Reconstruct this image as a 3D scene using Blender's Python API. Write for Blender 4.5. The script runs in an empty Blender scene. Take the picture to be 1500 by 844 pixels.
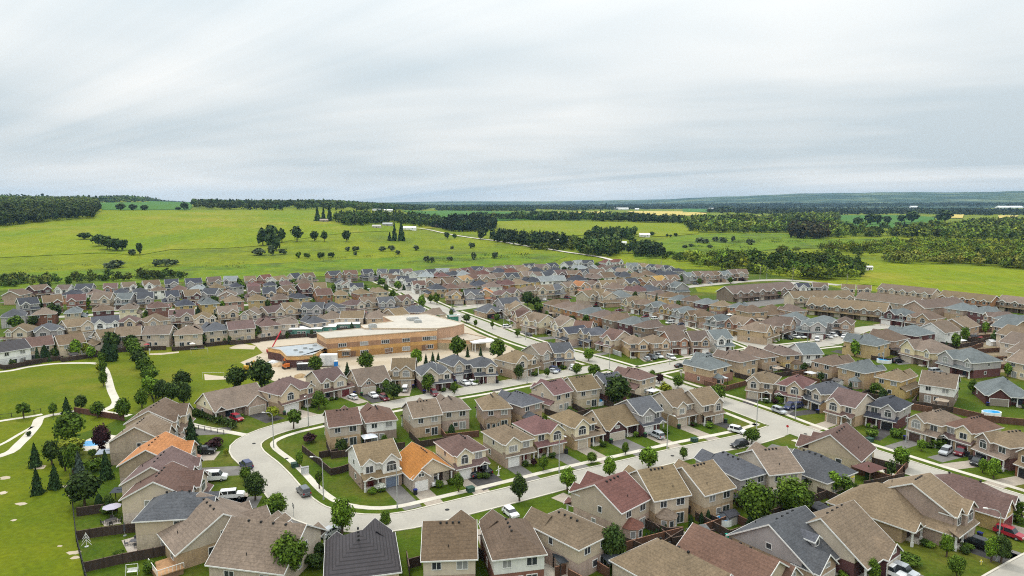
import bpy, math, random
import numpy as np
from mathutils import Vector
PI = math.pi
SC = bpy.context.scene
COL = SC.collection
rnd = random.Random(7)

# ------------------------------------------------------------------ camera, sky, sun, exposure
CAM_H, F = 60.0, 1000.0
PIT = math.radians(7.1)
cp, sp_ = math.cos(PIT), math.sin(PIT)
cd = bpy.data.cameras.new('camera'); cam = bpy.data.objects.new('camera', cd); COL.objects.link(cam)
cam.location = (0, 0, CAM_H); cam.rotation_euler = (PI/2-PIT, 0, 0)
cd.sensor_width = 36; cd.lens = 24.0; cd.clip_start = .5; cd.clip_end = 60000
SC.camera = cam
SC.cycles.use_denoising = False; SC.cycles.filter_width = 1.1
SC.view_settings.view_transform = 'Standard'; SC.view_settings.look = 'None'
SC.view_settings.exposure = 0.03; SC.view_settings.gamma = 1.0; SC.view_settings.use_curve_mapping = False
SUN_EL, SUN_AZ = math.radians(56), math.radians(325)      # azimuth clockwise from +Y
wd = bpy.data.worlds.new("World"); SC.world = wd; wd.use_nodes = True
nt = wd.node_tree; nt.nodes.clear()
N = nt.nodes.new; L = nt.links.new
wo = N('ShaderNodeOutputWorld'); bg = N('ShaderNodeBackground'); bg.inputs[1].default_value = 0.1
sky = N('ShaderNodeTexSky'); sky.sky_type = 'NISHITA'; sky.sun_disc = False
sky.sun_elevation = SUN_EL; sky.sun_rotation = SUN_AZ; sky.air_density = 1; sky.dust_density = 1.5
tc = N('ShaderNodeTexCoord'); sx = N('ShaderNodeSeparateXYZ'); L(tc.outputs['Generated'], sx.inputs[0])
def wmath(op, a, b=None, clamp=False):
    n = N('ShaderNodeMath'); n.operation = op; n.use_clamp = clamp
    for i, q in enumerate((a, b)):
        if q is None: continue
        if isinstance(q, (int, float)): n.inputs[i].default_value = q
        else: L(q, n.inputs[i])
    return n.outputs[0]
zc = wmath('MAXIMUM', sx.outputs[2], 0.0)
zz = wmath('ADD', zc, 0.10)
u = wmath('DIVIDE', sx.outputs[0], zz); v = wmath('DIVIDE', sx.outputs[1], zz)
cx = N('ShaderNodeCombineXYZ'); L(u, cx.inputs[0]); L(v, cx.inputs[1])
mq = N('ShaderNodeMapping'); mq.inputs['Rotation'].default_value = (0, 0, math.radians(36)); L(cx.outputs[0], mq.inputs[0])
mp = N('ShaderNodeMapping'); mp.inputs['Scale'].default_value = (.15, .58, 1); mp.inputs['Location'].default_value = (1.3, .6, 0)
L(mq.outputs[0], mp.inputs[0])
n1 = N('ShaderNodeTexNoise'); n1.inputs['Scale'].default_value = .55; n1.inputs['Detail'].default_value = 5; n1.inputs['Roughness'].default_value = .58; n1.inputs['Distortion'].default_value = .9
L(mp.outputs[0], n1.inputs[0])
n2 = N('ShaderNodeTexNoise'); n2.inputs['Scale'].default_value = .33; n2.inputs['Detail'].default_value = 3
L(cx.outputs[0], n2.inputs[0])
cr = wmath('ADD', wmath('MULTIPLY', n1.outputs[0], .55), wmath('MULTIPLY', n2.outputs[0], .45))
ramp = N('ShaderNodeValToRGB'); L(cr, ramp.inputs[0])
e = ramp.color_ramp.elements
e[0].position = .42; e[0].color = (.72, .805, .845, 1); e[1].position = .57; e[1].color = (1.10, 1.10, 1.07, 1)
lum = wmath('MULTIPLY', wmath('ADD', wmath('ADD', wmath('MULTIPLY', zc, .75), wmath('MULTIPLY', wmath('MULTIPLY', zc, zc), 1.7)), 1.0), 7.9)       # overcast sky: the zenith is brighter than the horizon
vs = N('ShaderNodeVectorMath'); vs.operation = 'SCALE'; L(ramp.outputs[0], vs.inputs[0]); L(lum, vs.inputs['Scale'])
mx = N('ShaderNodeMixRGB'); mx.inputs[0].default_value = .96; L(sky.outputs[0], mx.inputs[1]); L(vs.outputs[0], mx.inputs[2])
L(mx.outputs[0], bg.inputs[0]); L(bg.outputs[0], wo.inputs[0])
sl = bpy.data.lights.new('sun', 'SUN'); sun = bpy.data.objects.new('sun', sl); COL.objects.link(sun)
sl.energy = 1.5; sl.angle = math.radians(11); sl.color = (1, .93, .83)
sdir = Vector((math.sin(SUN_AZ)*math.cos(SUN_EL), math.cos(SUN_AZ)*math.cos(SUN_EL), math.sin(SUN_EL)))
sun.rotation_euler = sdir.to_track_quat('Z', 'Y').to_euler()
sun.location = (0, 0, 200)

# ------------------------------------------------------------------ terrain and rays
def P(px, py, z=0.0):
    x = (px-750)/F; y = (py-422)/F
    dy = cp-y*sp_; dz = -sp_-y*cp
    t = (z-CAM_H)/dz
    return Vector((x*t, dy*t, z))
def sstep(a, b, x):
    t = np.clip((x-a)/(b-a), 0, 1); return t*t*(3-2*t)
PL = ([0, 620, 880, 1050, 1200, 1400, 2000, 2600, 3500, 5000, 20000], [0, 0, 11, 22, 30, 44, 57, 60, 88, 70, 60])
PC = ([0, 620, 880, 1050, 1200, 1400, 2000, 2600, 4000, 6000, 20000], [0, 0, 9, 18, 26, 37, 50, 53, 52, 50, 60])
PM = ([0, 650, 900, 1200, 1500, 2000, 3000, 6000, 8000, 10000, 20000], [0, 0, 3, 10, 19, 24, 25, 25, 40, 84, 90])
PR = ([0, 700, 1000, 1400, 2000, 3000, 5000, 7000, 9000, 10500, 20000], [0, 0, 2, 7, 13, 16, 20, 60, 165, 205, 210])
def elev(x, y):
    x = np.asarray(x, float); y = np.asarray(y, float)
    d = np.hypot(x, y); az = np.degrees(np.arctan2(x, np.maximum(y, 1e-3)))
    a = np.interp(d, *PL); c = np.interp(d, *PC); b = np.interp(d, *PM); r = np.interp(d, *PR)
    w0 = sstep(-36, -20, az); w1 = sstep(-16, -4, az); w2 = sstep(2, 30, az)
    h = a*(1-w0)+c*w0
    h = h*(1-w1)+b*w1
    h = h*(1-w2)+r*w2
    big = sstep(7000, 9500, d)
    return h + big*(5*np.sin(az*.31+1)+3*np.sin(az*.9)+2*np.sin(az*2.3))*sstep(2, 14, az)
def PT(px, py):
    x = (px-750)/F; y = (py-422)/F
    dy = cp-y*sp_; dz = -sp_-y*cp
    t = 60.0; st = 4.0
    while t < 14000:
        if CAM_H+dz*t < float(elev(x*t, dy*t)): break
        t *= 1.006
    lo, hi = t/1.006, t
    for _ in range(14):
        m = (lo+hi)/2
        if CAM_H+dz*m < float(elev(x*m, dy*m)): hi = m
        else: lo = m
    return Vector((x*hi, dy*hi, float(elev(x*hi, dy*hi))))

# ------------------------------------------------------------------ materials
MATS = {}
class NB:
    def __init__(s, name):
        s.m = bpy.data.materials.new(name); s.m.use_nodes = True
        s.t = s.m.node_tree; s.b = s.t.nodes['Principled BSDF']
        s.b.inputs['Specular IOR Level'].default_value = .25
    def n(s, t): return s.t.nodes.new(t)
    def l(s, a, b): s.t.links.new(a, b)
    def coord(s, which='Object'):
        if which == 'World': return s.n('ShaderNodeNewGeometry').outputs['Position']
        return s.n('ShaderNodeTexCoord').outputs[which]
    def noise(s, scale, which='Object', detail=3, rough=.55, stretch=None):
        q = s.n('ShaderNodeTexNoise'); q.inputs['Scale'].default_value = scale; q.inputs['Detail'].default_value = detail; q.inputs['Roughness'].default_value = rough
        c = s.coord(which)
        if stretch:
            mp = s.n('ShaderNodeMapping'); mp.inputs['Scale'].default_value = stretch[:3]
            if len(stretch) > 3: mp.inputs['Rotation'].default_value = (0, 0, stretch[3])
            s.l(c, mp.inputs[0]); c = mp.outputs[0]
        s.l(c, q.inputs['Vector']); return q.outputs[0]
    def math(s, op, a, b=None, clamp=False):
        q = s.n('ShaderNodeMath'); q.operation = op; q.use_clamp = clamp
        for i, w in enumerate((a, b)):
            if w is None: continue
            if isinstance(w, (int, float)): q.inputs[i].default_value = w
            else: s.l(w, q.inputs[i])
        return q.outputs[0]
    def rng(s, f, lo, hi, a=0., b=1.):
        q = s.n('ShaderNodeMapRange'); s.l(f, q.inputs[0]); q.inputs[1].default_value = a; q.inputs[2].default_value = b
        q.inputs[3].default_value = lo; q.inputs[4].default_value = hi; return q.outputs[0]
    def scale(s, col, f):
        q = s.n('ShaderNodeVectorMath'); q.operation = 'SCALE'
        if isinstance(col, tuple): q.inputs[0].default_value = col[:3]
        else: s.l(col, q.inputs[0])
        s.l(f, q.inputs['Scale']); return q.outputs[0]
    def mix(s, f, a, b):
        q = s.n('ShaderNodeMixRGB')
        if isinstance(f, (int, float)): q.inputs[0].default_value = f
        else: s.l(f, q.inputs[0])
        for i, w in ((1, a), (2, b)):
            if isinstance(w, tuple): q.inputs[i].default_value = (w+(1,))[:4]
            else: s.l(w, q.inputs[i])
        return q.outputs[0]
    def done(s, col, rough=.85):
        if isinstance(col, tuple): s.b.inputs['Base Color'].default_value = (col+(1,))[:4]
        else: s.l(col, s.b.inputs['Base Color'])
        if isinstance(rough, (int, float)): s.b.inputs['Roughness'].default_value = rough
        else: s.l(rough, s.b.inputs['Roughness'])
        MATS[s.m.name] = s.m; return s.m
def obj_mat(name, sc, amp, rough=.85, big=.12, lines=None):
    b = NB(name); oi = b.n('ShaderNodeObjectInfo')
    f = b.rng(b.noise(sc, detail=4, rough=.65), 1-amp, 1+amp, .25, .75)
    f2 = b.rng(b.noise(.22, detail=2), 1-big, 1+big, .25, .75)
    f = b.math('MULTIPLY', f, f2)
    f = b.math('MULTIPLY', f, b.rng(b.noise(.9, detail=3, rough=.7, stretch=(1, 1, .12)), 1-big, 1+big, .3, .7))
    f = b.math('MULTIPLY', f, b.rng(oi.outputs['Random'], .84, 1.14))
    if lines:
        per, dark, wid = lines
        s3 = b.n('ShaderNodeSeparateXYZ'); b.l(b.coord(), s3.inputs[0])
        fr = b.math('FRACT', b.math('MULTIPLY', s3.outputs[2], 1/per))
        f = b.math('MULTIPLY', f, b.rng(b.math('GREATER_THAN', fr, 1-wid), 1, dark))
    rr = b.math('FRACT', b.math('MULTIPLY', oi.outputs['Random'], 7.31))
    hs = b.n('ShaderNodeHueSaturation'); b.l(oi.outputs['Color'], hs.inputs['Color']); b.l(b.rng(rr, .72, 1.12) if name in ('shingle','brick','siding') else b.rng(rr, 1, 1), hs.inputs['Saturation']); b.l(b.rng(rr, .487, .512) if name in ('shingle','brick') else b.rng(rr, .5, .5), hs.inputs['Hue'])
    return b.done(b.scale(hs.outputs[0], f), rough)
obj_mat('shingle', 3.2, .36, .9, .13, (.34, .86, .22))
obj_mat('roof_tile', 2.2, .15, .7, .1, (.36, .55, .3))
obj_mat('brick', 3.4, .28, .9, .12, (.3, .88, .2))
obj_mat('siding', 1.2, .06, .75, .07, (.24, .9, .2))
obj_mat('paint', 1.5, .05, .5, .04)
obj_mat('wood', 2.4, .3, .9, .2)
obj_mat('plain', 1.0, .10, .7, .08)
b = NB('car_paint'); oi = b.n('ShaderNodeObjectInfo'); b.b.inputs['Coat Weight'].default_value = .5; b.b.inputs['Coat Roughness'].default_value = .08
b.done(oi.outputs['Color'], .35)
b = NB('trim'); b.done(b.scale((.72, .71, .68), b.rng(b.noise(2.5), .9, 1.06)), .6)
b = NB('glass'); oi = b.n('ShaderNodeObjectInfo'); b.b.inputs['Specular IOR Level'].default_value = .6
cur = b.math('GREATER_THAN', oi.outputs['Random'], .62)
b.done(b.mix(cur, b.scale((.035, .04, .045), b.rng(b.noise(1.5), .6, 1.6)), b.scale((.30, .30, .29), b.rng(b.noise(.9), .5, 1.3))), .12)
b = NB('car_glass'); b.b.inputs['Specular IOR Level'].default_value = .7; b.done((.02, .024, .028), .07)
b = NB('rubber'); b.done(b.scale((.02, .02, .02), b.rng(b.noise(8), .8, 1.3)), .8)
b = NB('metal'); b.b.inputs['Metallic'].default_value = .4; b.done(b.scale((.42, .43, .42), b.rng(b.noise(3), .9, 1.1)), .5)
b = NB('green_glass'); b.b.inputs['Specular IOR Level'].default_value = .8; b.done(b.scale((.03, .16, .12), b.rng(b.noise(.5), .7, 1.5)), .1)
b = NB('bark'); b.done(b.scale((.085, .06, .042), b.rng(b.noise(6), .6, 1.4)), .95)
def ground_mat(name, c1, c2, c3, s1, s2, amp=.3, stretch=None, spec=.1):
    b = NB(name); b.b.inputs['Specular IOR Level'].default_value = spec
    a = b.rng(b.noise(s1, 'World', 5, .6, stretch), 0, 1, .35, .65)
    m = b.mix(a, c1, c2)
    q = b.rng(b.noise(s1*.37+.0003, 'World', 5, .65), 0, 1, .50, .68)
    m = b.mix(q, m, c3)
    f = b.rng(b.noise(s2, 'World', 4, .7, stretch), 1-amp, 1+amp, .25, .75)
    return b.done(b.scale(m, f), .95)
ground_mat('lawn', (.040, .074, .004), (.066, .096, .005), (.112, .108, .018), .11, 1.3, .38)
ground_mat('park_grass', (.076, .110, .003), (.118, .138, .004), (.165, .150, .018), .06, .9, .30)
ground_mat('yard_grass', (.050, .085, .012), (.075, .108, .014), (.115, .112, .03), .2, 1.5, .3)
ground_mat('meadow', (.115, .158, .003), (.165, .188, .004), (.080, .108, .012), .022, .22, .34, (1, .45, 1))
ground_mat('crop', (.135, .178, .003), (.175, .200, .004), (.19, .195, .022), .012, .16, .18, (1, .35, 1))
ground_mat('crop_bright', (.118, .172, .002), (.165, .195, .003), (.225, .205, .02), .014, .20, .32, (1.2, .3, 1, .5))
ground_mat('crop_dark', (.045, .125, .018), (.06, .145, .02), (.07, .14, .02), .004, .05, .12)
ground_mat('wheat', (.44, .34, .09), (.50, .40, .12), (.40, .34, .10), .004, .03, .08)
ground_mat('earth', (.22, .17, .11), (.27, .21, .14), (.15, .13, .07), .3, 2, .25)
ground_mat('road', (.34, .315, .27), (.38, .355, .305), (.30, .28, .245), .15, 2.2, .12, None, .2)
ground_mat('concrete', (.50, .46, .39), (.56, .52, .44), (.45, .41, .34), .4, 2.5, .12, None, .2)
ground_mat('sand_lot', (.41, .345, .26), (.46, .39, .30), (.36, .29, .20), .12, 1.2, .14)
ground_mat('asphalt_dark', (.055, .05, .05), (.07, .065, .062), (.09, .085, .08), .5, 3, .2)
ground_mat('asphalt_grey', (.14, .13, .12), (.17, .16, .15), (.20, .19, .17), .5, 3, .2)
ground_mat('paver', (.32, .27, .22), (.37, .32, .26), (.27, .23, .2), .6, 3, .2)
ground_mat('patio', (.36, .31, .27), (.42, .38, .33), (.3, .25, .2), .6, 3, .25)
ground_mat('far_land', (.016,.036,.024), (.034,.064,.030), (.14,.17,.08), .0034, .012, .4, (1,.45,1))
b = NB('road')
f = b.math('MULTIPLY', b.rng(b.noise(.12, 'World', 5, .65), .86, 1.12, .3, .7), b.rng(b.noise(2.4, 'World', 3, .7), .90, 1.10, .25, .75))
vo = b.n('ShaderNodeTexVoronoi'); vo.feature = 'DISTANCE_TO_EDGE'; vo.inputs['Scale'].default_value = .11; b.l(b.coord('World'), vo.inputs['Vector'])
f = b.math('MULTIPLY', f, b.rng(vo.outputs['Distance'], .72, 1, .004, .016))
b.done(b.mix(b.rng(b.noise(.05, 'World', 4), 0, 1, .4, .6), b.scale((.305,.29,.26), f), b.scale((.35,.335,.30), f)), .92)
b = NB('water'); b.b.inputs['Specular IOR Level'].default_value = .6; b.done(b.scale((.02, .30, .62), b.rng(b.noise(1.5), .8, 1.2)), .08)
def leaf_mat(name, c, hi, var=.6):
    b = NB(name); b.b.inputs['Specular IOR Level'].default_value = .12
    g = b.n('ShaderNodeNewGeometry'); oi = b.n('ShaderNodeObjectInfo')
    m = b.mix(b.rng(b.noise(1.1, detail=2), 0, 1, .35, .65), c, hi)
    f = b.rng(g.outputs['Random Per Island'], 1-var, 1+var)
    f = b.math('MULTIPLY', f, b.rng(oi.outputs['Random'], .85, 1.15))
    m = b.scale(m, f)
    return b.done(m, .8)
leaf_mat('leaf_green', (.050, .092, .010), (.095, .146, .014))
leaf_mat('leaf_dark', (.030, .054, .012), (.056, .086, .016))
leaf_mat('leaf_bright', (.090, .165, .014), (.130, .205, .018))
leaf_mat('leaf_yellow', (.17, .20, .015), (.22, .24, .02))
leaf_mat('leaf_purple', (.030, .012, .014), (.045, .018, .02))
leaf_mat('leaf_blue', (.065, .095, .075), (.09, .12, .095))
leaf_mat('leaf_needle', (.024, .050, .018), (.040, .075, .022))
leaf_mat('leaf_grey', (.07, .095, .042), (.095, .12, .055))
leaf_mat('flower_white', (.6, .6, .55), (.5, .52, .4))
b = NB('wood_leaf'); b.b.inputs['Specular IOR Level'].default_value = .12
at = b.n('ShaderNodeAttribute'); at.attribute_name = 'tint'; g = b.n('ShaderNodeNewGeometry')
b.done(b.scale(at.outputs['Color'], b.rng(g.outputs['Random Per Island'], .55, 1.45)), .9)

# ------------------------------------------------------------------ mesh builder, objects
class MB:
    def __init__(s): s.v = []; s.f = []; s.mi = []
    def add(s, vs, fs, m=0):
        o = len(s.v); s.v += [tuple(q) for q in vs]
        for f in fs: s.f.append(tuple(o+i for i in f)); s.mi.append(m)
    def box(s, x0, x1, y0, y1, z0, z1, m=0):
        s.add([(x0,y0,z0),(x1,y0,z0),(x1,y1,z0),(x0,y1,z0),(x0,y0,z1),(x1,y0,z1),(x1,y1,z1),(x0,y1,z1)],
              [(3,2,1,0),(4,5,6,7),(0,1,5,4),(1,2,6,5),(2,3,7,6),(3,0,4,7)], m)
    def ext(s, poly, ax, a, b_, m=0):
        """extrude a 2-D polygon: ax 'x' takes (y,z), 'y' takes (x,z), 'z' takes (x,y)"""
        def q(p, t):
            return (t,p[0],p[1]) if ax == 'x' else (p[0],t,p[1]) if ax == 'y' else (p[0],p[1],t)
        n = len(poly); vs = [q(p,a) for p in poly]+[q(p,b_) for p in poly]
        fs = [tuple(range(n))[::-1], tuple(range(n,2*n))]+[(i,(i+1)%n,n+(i+1)%n,n+i) for i in range(n)]
        s.add(vs, fs, m)
    def cyl(s, x, y, z0, z1, r0, r1, n=8, m=0):
        vs = []
        for z, r in ((z0,r0),(z1,r1)):
            vs += [(x+r*math.cos(2*PI*i/n), y+r*math.sin(2*PI*i/n), z) for i in range(n)]
        s.add(vs, [tuple(range(n))[::-1], tuple(range(n,2*n))]+[(i,(i+1)%n,n+(i+1)%n,n+i) for i in range(n)], m)
    def tube(s, pts, r, n=6, m=0):
        pts = [Vector(p) for p in pts]; vs = []; k = len(pts)
        rs = r if isinstance(r, (list, tuple)) else [r]*k
        for i, p in enumerate(pts):
            t = (pts[min(i+1,k-1)]-pts[max(i-1,0)]).normalized()
            a = t.cross(Vector((.31,.95,.05))).normalized(); b2 = t.cross(a)
            vs += [p+(a*math.cos(2*PI*j/n)+b2*math.sin(2*PI*j/n))*rs[i] for j in range(n)]
        fs = [(i*n+j, i*n+(j+1)%n, (i+1)*n+(j+1)%n, (i+1)*n+j) for i in range(k-1) for j in range(n)]
        s.add(vs, fs+[tuple(range(n))[::-1], tuple(range((k-1)*n,k*n))], m)
    def mesh(s, name, mats):
        me = bpy.data.meshes.new(name); me.from_pydata(s.v, [], s.f)
        for q in (mats if isinstance(mats, (list, tuple)) else [mats]): me.materials.append(MATS[q])
        if any(s.mi): me.polygons.foreach_set('material_index', s.mi)
        return me
def part(name, me, parent=None, loc=(0,0,0), rz=0, color=None, scale=None):
    o = bpy.data.objects.new(name, me); COL.objects.link(o); o.location = loc
    if rz: o.rotation_euler = (0,0,rz)
    if parent: o.parent = parent
    if color: o.color = (color+(1,))[:4]
    if scale: o.scale = scale
    return o
USED = {}
def tag(o, label, cat, group=None, kind=None):
    w = label.split()
    if len(w) > 16: label = ' '.join(w[:16])
    if not kind:
        k = label
        if k in USED and not group: USED[k] += 1
        else: USED[k] = 1
    o['label'] = label; o['category'] = cat
    if group: o['group'] = group
    if kind: o['kind'] = kind
    return o
def thing(name, label, cat, loc, rz=0, group=None):
    o = bpy.data.objects.new(name, None); COL.objects.link(o); o.location = loc; o.rotation_euler = (0,0,rz); o.empty_display_size = .5
    return tag(o, label, cat, group)
ORD = 'first second third fourth fifth sixth seventh eighth ninth tenth eleventh twelfth thirteenth fourteenth fifteenth sixteenth seventeenth eighteenth nineteenth twentieth'.split()

# ------------------------------------------------------------------ ground
def build_ground():
    az = np.radians(np.concatenate([np.arange(-180, -48, 6), np.arange(-48, 48.01, .5), np.arange(54, 181, 6)]))
    d = [0, 30, 60, 100, 150, 220, 300, 400, 500, 600]; x = 600
    while x < 16000: x *= 1.022; d.append(x)
    d = np.array(d); A, D = np.meshgrid(az, d)
    X = D*np.sin(A); Y = D*np.cos(A); Z = elev(X, Y)
    na, nd = len(az), len(d)
    me = bpy.data.meshes.new('ground')
    v = np.stack([X, Y, Z], -1).reshape(-1, 3)
    i = np.arange(nd-1)[:, None]*na+np.arange(na-1)[None]
    f = np.stack([i, i+1, i+na+1, i+na], -1).reshape(-1, 4)[:, ::-1]
    me.from_pydata(v.tolist(), [], f.tolist()); me.materials.append(MATS['meadow']); me.materials.append(MATS['far_land'])
    mi = np.repeat((d[:-1] > 4300).astype(np.int32), na-1); me.polygons.foreach_set('material_index', mi)
    for p in me.polygons: p.use_smooth = True
    o = part('ground', me); tag(o, 'bright green meadow and rolling farmland around the housing estate', 'ground', kind='structure')
build_ground()
def sheet(name, poly, z, mat, label=None, kind='structure'):
    m = MB(); m.add([(p[0], p[1], z) for p in poly], [tuple(range(len(poly)))])
    me = m.mesh(name, mat); me.validate()
    if me.polygons and me.polygons[0].normal.z < 0: me.flip_normals()
    o = part(name, me)
    return tag(o, label or name.replace('_', ' '), name.replace('_', ' '), kind=kind)
def psheet(name, px, z, mat, label=None): return sheet(name, [P(*q) for q in px], z, mat, label)
def catmull(pts, step=3.0):
    pts = [Vector((p[0], p[1])) for p in pts]; out = []
    for i in range(len(pts)-1):
        p0 = pts[max(i-1,0)]; p1 = pts[i]; p2 = pts[i+1]; p3 = pts[min(i+2,len(pts)-1)]
        k = max(2, int((p2-p1).length/step))
        for j in range(k):
            t = j/k
            out.append(.5*((2*p1)+(p2-p0)*t+(2*p0-5*p1+4*p2-p3)*t*t+(3*p1-p0-3*p2+p3)*t**3))
    out.append(pts[-1]); return out
def offset(line, o):
    r = []
    for i, p in enumerate(line):
        t = (line[min(i+1,len(line)-1)]-line[max(i-1,0)]).normalized()
        r.append(p+Vector((-t.y, t.x))*o)
    return r
def strip(name, line, w, z, mat, label, zt=None, h=0):
    a = offset(line, w/2); b2 = offset(line, -w/2); m = MB(); n = len(line)
    ez = (lambda p: float(elev(p.x, p.y))) if zt else (lambda p: 0)
    vs = [(p.x, p.y, z+ez(p)) for p in a]+[(p.x, p.y, z+ez(p)) for p in b2]
    fs = [(i, n+i, n+i+1, i+1) for i in range(n-1)]
    m.add(vs, fs)
    if h:
        vs2 = [(x, y, zz-h) for x, y, zz in vs]
        m.add(vs+vs2, [(i, i+1, 2*n+i+1, 2*n+i) for i in range(n-1)]+[(n+i+1, n+i, 3*n+i, 3*n+i+1) for i in range(n-1)])
    o = part(name, m.mesh(name, mat)); return tag(o, label, name.replace('_', ' '), kind='structure')
ROADS = []       # (centre line, half width)
def road(pts, w, label, walk=(0, 0), kerb=True, world=False):
    line = catmull(pts if world else [P(*q) for q in pts])
    ROADS.append((line, w/2, label, walk, kerb))
def near_road(p, skip, margin):
    for i, (ln, hw, *_r) in enumerate(ROADS):
        if i == skip: continue
        for q in ln:
            if (q-p).length_squared < (hw+margin)**2: return True
    return False
def runs(line, skip, margin):
    cur = []
    for p in line:
        if near_road(p, skip, margin):
            if len(cur) > 2: yield cur
            cur = []
        else: cur.append(p)
    if len(cur) > 2: yield cur
def finish_roads():
    for i, (ln, hw, label, walk, kerb) in enumerate(ROADS):
        strip('road', ln, 2*hw, .022+.004*(i % 9), 'road', label)
        if not kerb: continue
        for s in (1, -1):
            for r in runs(offset(ln, s*(hw+.15)), i, .1):
                strip('kerb', r, .34, .13, 'concrete', 'pale concrete kerb along '+label, h=.13)
        for s, off in zip((1, -1), walk):
            if off:
                for r in runs(offset(ln, s*(hw+off)), i, .4):
                    strip('sidewalk', r, 1.5, .06, 'concrete', 'pale concrete sidewalk along '+label, h=.06)
MAIN = [(560,412),(590,424),(612,436),(636,448),(658,457),(700,473),(748,493),(800,510),(868,528),(930,547),(1000,571),(1061,590),(1112,608),(1155,625),(1210,645),(1268,664),(1356,693),(1440,719),(1560,757)]
road(MAIN, 8.6, 'the main street', (3.0, 3.0))
CRES = [(1150,627),(1100,643),(1010,662),(935,680),(840,702),(750,725),(645,751),(598,762),(550,767),(500,764),(455,752),(425,730),(402,702),(383,682),(364,666),(360,652),(378,639),(412,627),(460,616),(520,603),(575,593),(640,580),(700,570),(765,558),(830,547),(890,536)]
road(CRES, 7.0, 'the crescent', (0, 3.0))
road([(940,545),(1000,533),(1060,523),(1125,513),(1215,503)], 8, 'the cross street', (2.6, 2.6))
road([(1125,513),(1075,494),(1020,476),(960,456),(900,438),(840,421),(790,408)], 8, 'the inner street with grey roofed houses', (2.6, 2.6))
road([(1215,503),(1262,483),(1310,478),(1345,476)], 7.5, 'the short street by the blue roofed corner house')
road([(655,455),(700,449),(760,443)], 7.5, 'the side street at the grey hip roofed bungalow', (2.6, 0))
road([(560,430),(600,427),(622,431)], 7, 'the side street behind the school')
road([(975,424),(1050,416),(1112,411),(1160,411),(1230,418)], 8, 'the estate edge road by the trees')
road([(1345,476),(1302,452),(1240,436),(1190,424),(1160,413)], 7, 'the townhouse street')
road([(1390,925),(1450,884),(1510,846),(1570,812),(1640,775)], 8, 'the lower right street', (0, 2.6))
# lawns of the estate, the park, the school ground
psheet('lawn', [(-420,520),(-420,900),(0,1400),(760,2200),(1600,1400),(2000,900),(1900,520),(1500,450),(1330,432),(1230,422),(1120,400),(990,388),(800,386),(560,400),(200,412),(-60,424)], .006, 'lawn', 'lawns between the houses of the estate')
psheet('park', [(-300,540),(0,520),(110,517),(190,505),(300,492),(352,496),(420,510),(398,556),(330,585),(270,602),(205,600),(150,625),(100,640),(104,704),(112,794),(124,850),(140,940),(-300,1100)], .010, 'park_grass', 'mown park and school field grass')
path_lab = 'pale gravel footpath through the park'
def path(px, w): strip('path', catmull([P(*q) for q in px], 2), w, .030, 'concrete', path_lab)
path([(-120,553),(0,545),(40,538),(80,533),(115,532),(143,533),(153,541),(158,553),(163,572),(170,590),(158,599),(150,603),(172,607),(190,609)], 2.3)
path([(-120,690),(0,668),(30,649),(52,625),(60,612),(90,606),(120,601)], 2.4)
path([(-100,635),(0,617),(40,611),(62,607)], 1.7)
path([(-60,675),(0,652),(25,638),(48,625)], 1.0)
path([(258,615),(290,624),(320,630),(362,638)], 2.0)
psheet('school_yard', [(355,497),(420,489),(480,484),(600,470),(652,461),(668,470),(700,488),(748,508),(770,522),(735,531),(690,528),(640,534),(560,547),(480,562),(425,567),(395,556),(352,531),(385,517),(374,506)], .016, 'sand_lot', 'pale paved school yard and building site')
psheet('bare_earth', [(335,510),(352,503),(375,507),(372,512),(340,511)], .018, 'sand_lot', 'bare sandy patch at the field edge')
psheet('bare_earth', [(299,548),(312,550),(333,552),(330,556),(300,557)], .018, 'sand_lot', 'worn earth in front of the near goal')
psheet('bare_earth', [(219,518),(240,517),(262,515),(262,517),(235,520),(219,520)], .018, 'sand_lot', 'worn earth beside the white goal post')
psheet('bare_earth', [(48,685),(58,681),(68,682),(64,687),(50,688)], .018, 'sand_lot', 'bare patch under the small spruce')

# ------------------------------------------------------------------ windows, doors, roofs
CACHE = {}
def cached(key, fn):
    if key not in CACHE: CACHE[key] = fn()
    return CACHE[key]
def win_frame(w, h, arch):
    m = MB(); t = .11
    m.box(-w/2-t, w/2+t, -.09, .0, -h/2-t, -h/2); m.box(-w/2-t, -w/2, -.09, .0, -h/2, h/2); m.box(w/2, w/2+t, -.09, .0, -h/2, h/2)
    n = max(1, round(w/.75))
    for i in range(1, n): x = -w/2+w*i/n; m.box(x-.045, x+.045, -.08, 0, -h/2, h/2)
    if arch:
        k = 8; r = w/2
        pts = [(r*math.cos(PI*i/k), h/2+r*.75*math.sin(PI*i/k)) for i in range(k+1)]
        pto = [((r+t)*math.cos(PI*i/k), h/2+(r*.75+t)*math.sin(PI*i/k)) for i in range(k+1)]
        for i in range(k): m.ext([pts[i], pto[i], pto[i+1], pts[i+1]], 'y', -.09, 0)
        m.box(-w/2, w/2, -.08, 0, h/2-.05, h/2+.05)
    else: m.box(-w/2-t, w/2+t, -.09, .0, h/2, h/2+t)
    return m
def win_pane(w, h, arch):
    m = MB(); m.box(-w/2, w/2, -.04, -.003, -h/2, h/2)
    if arch:
        k = 8; r = w/2
        m.ext([(r*math.cos(PI*i/k), h/2+.02+r*.75*math.sin(PI*i/k)) for i in range(k+1)], 'y', -.04, -.003)
    return m
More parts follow.
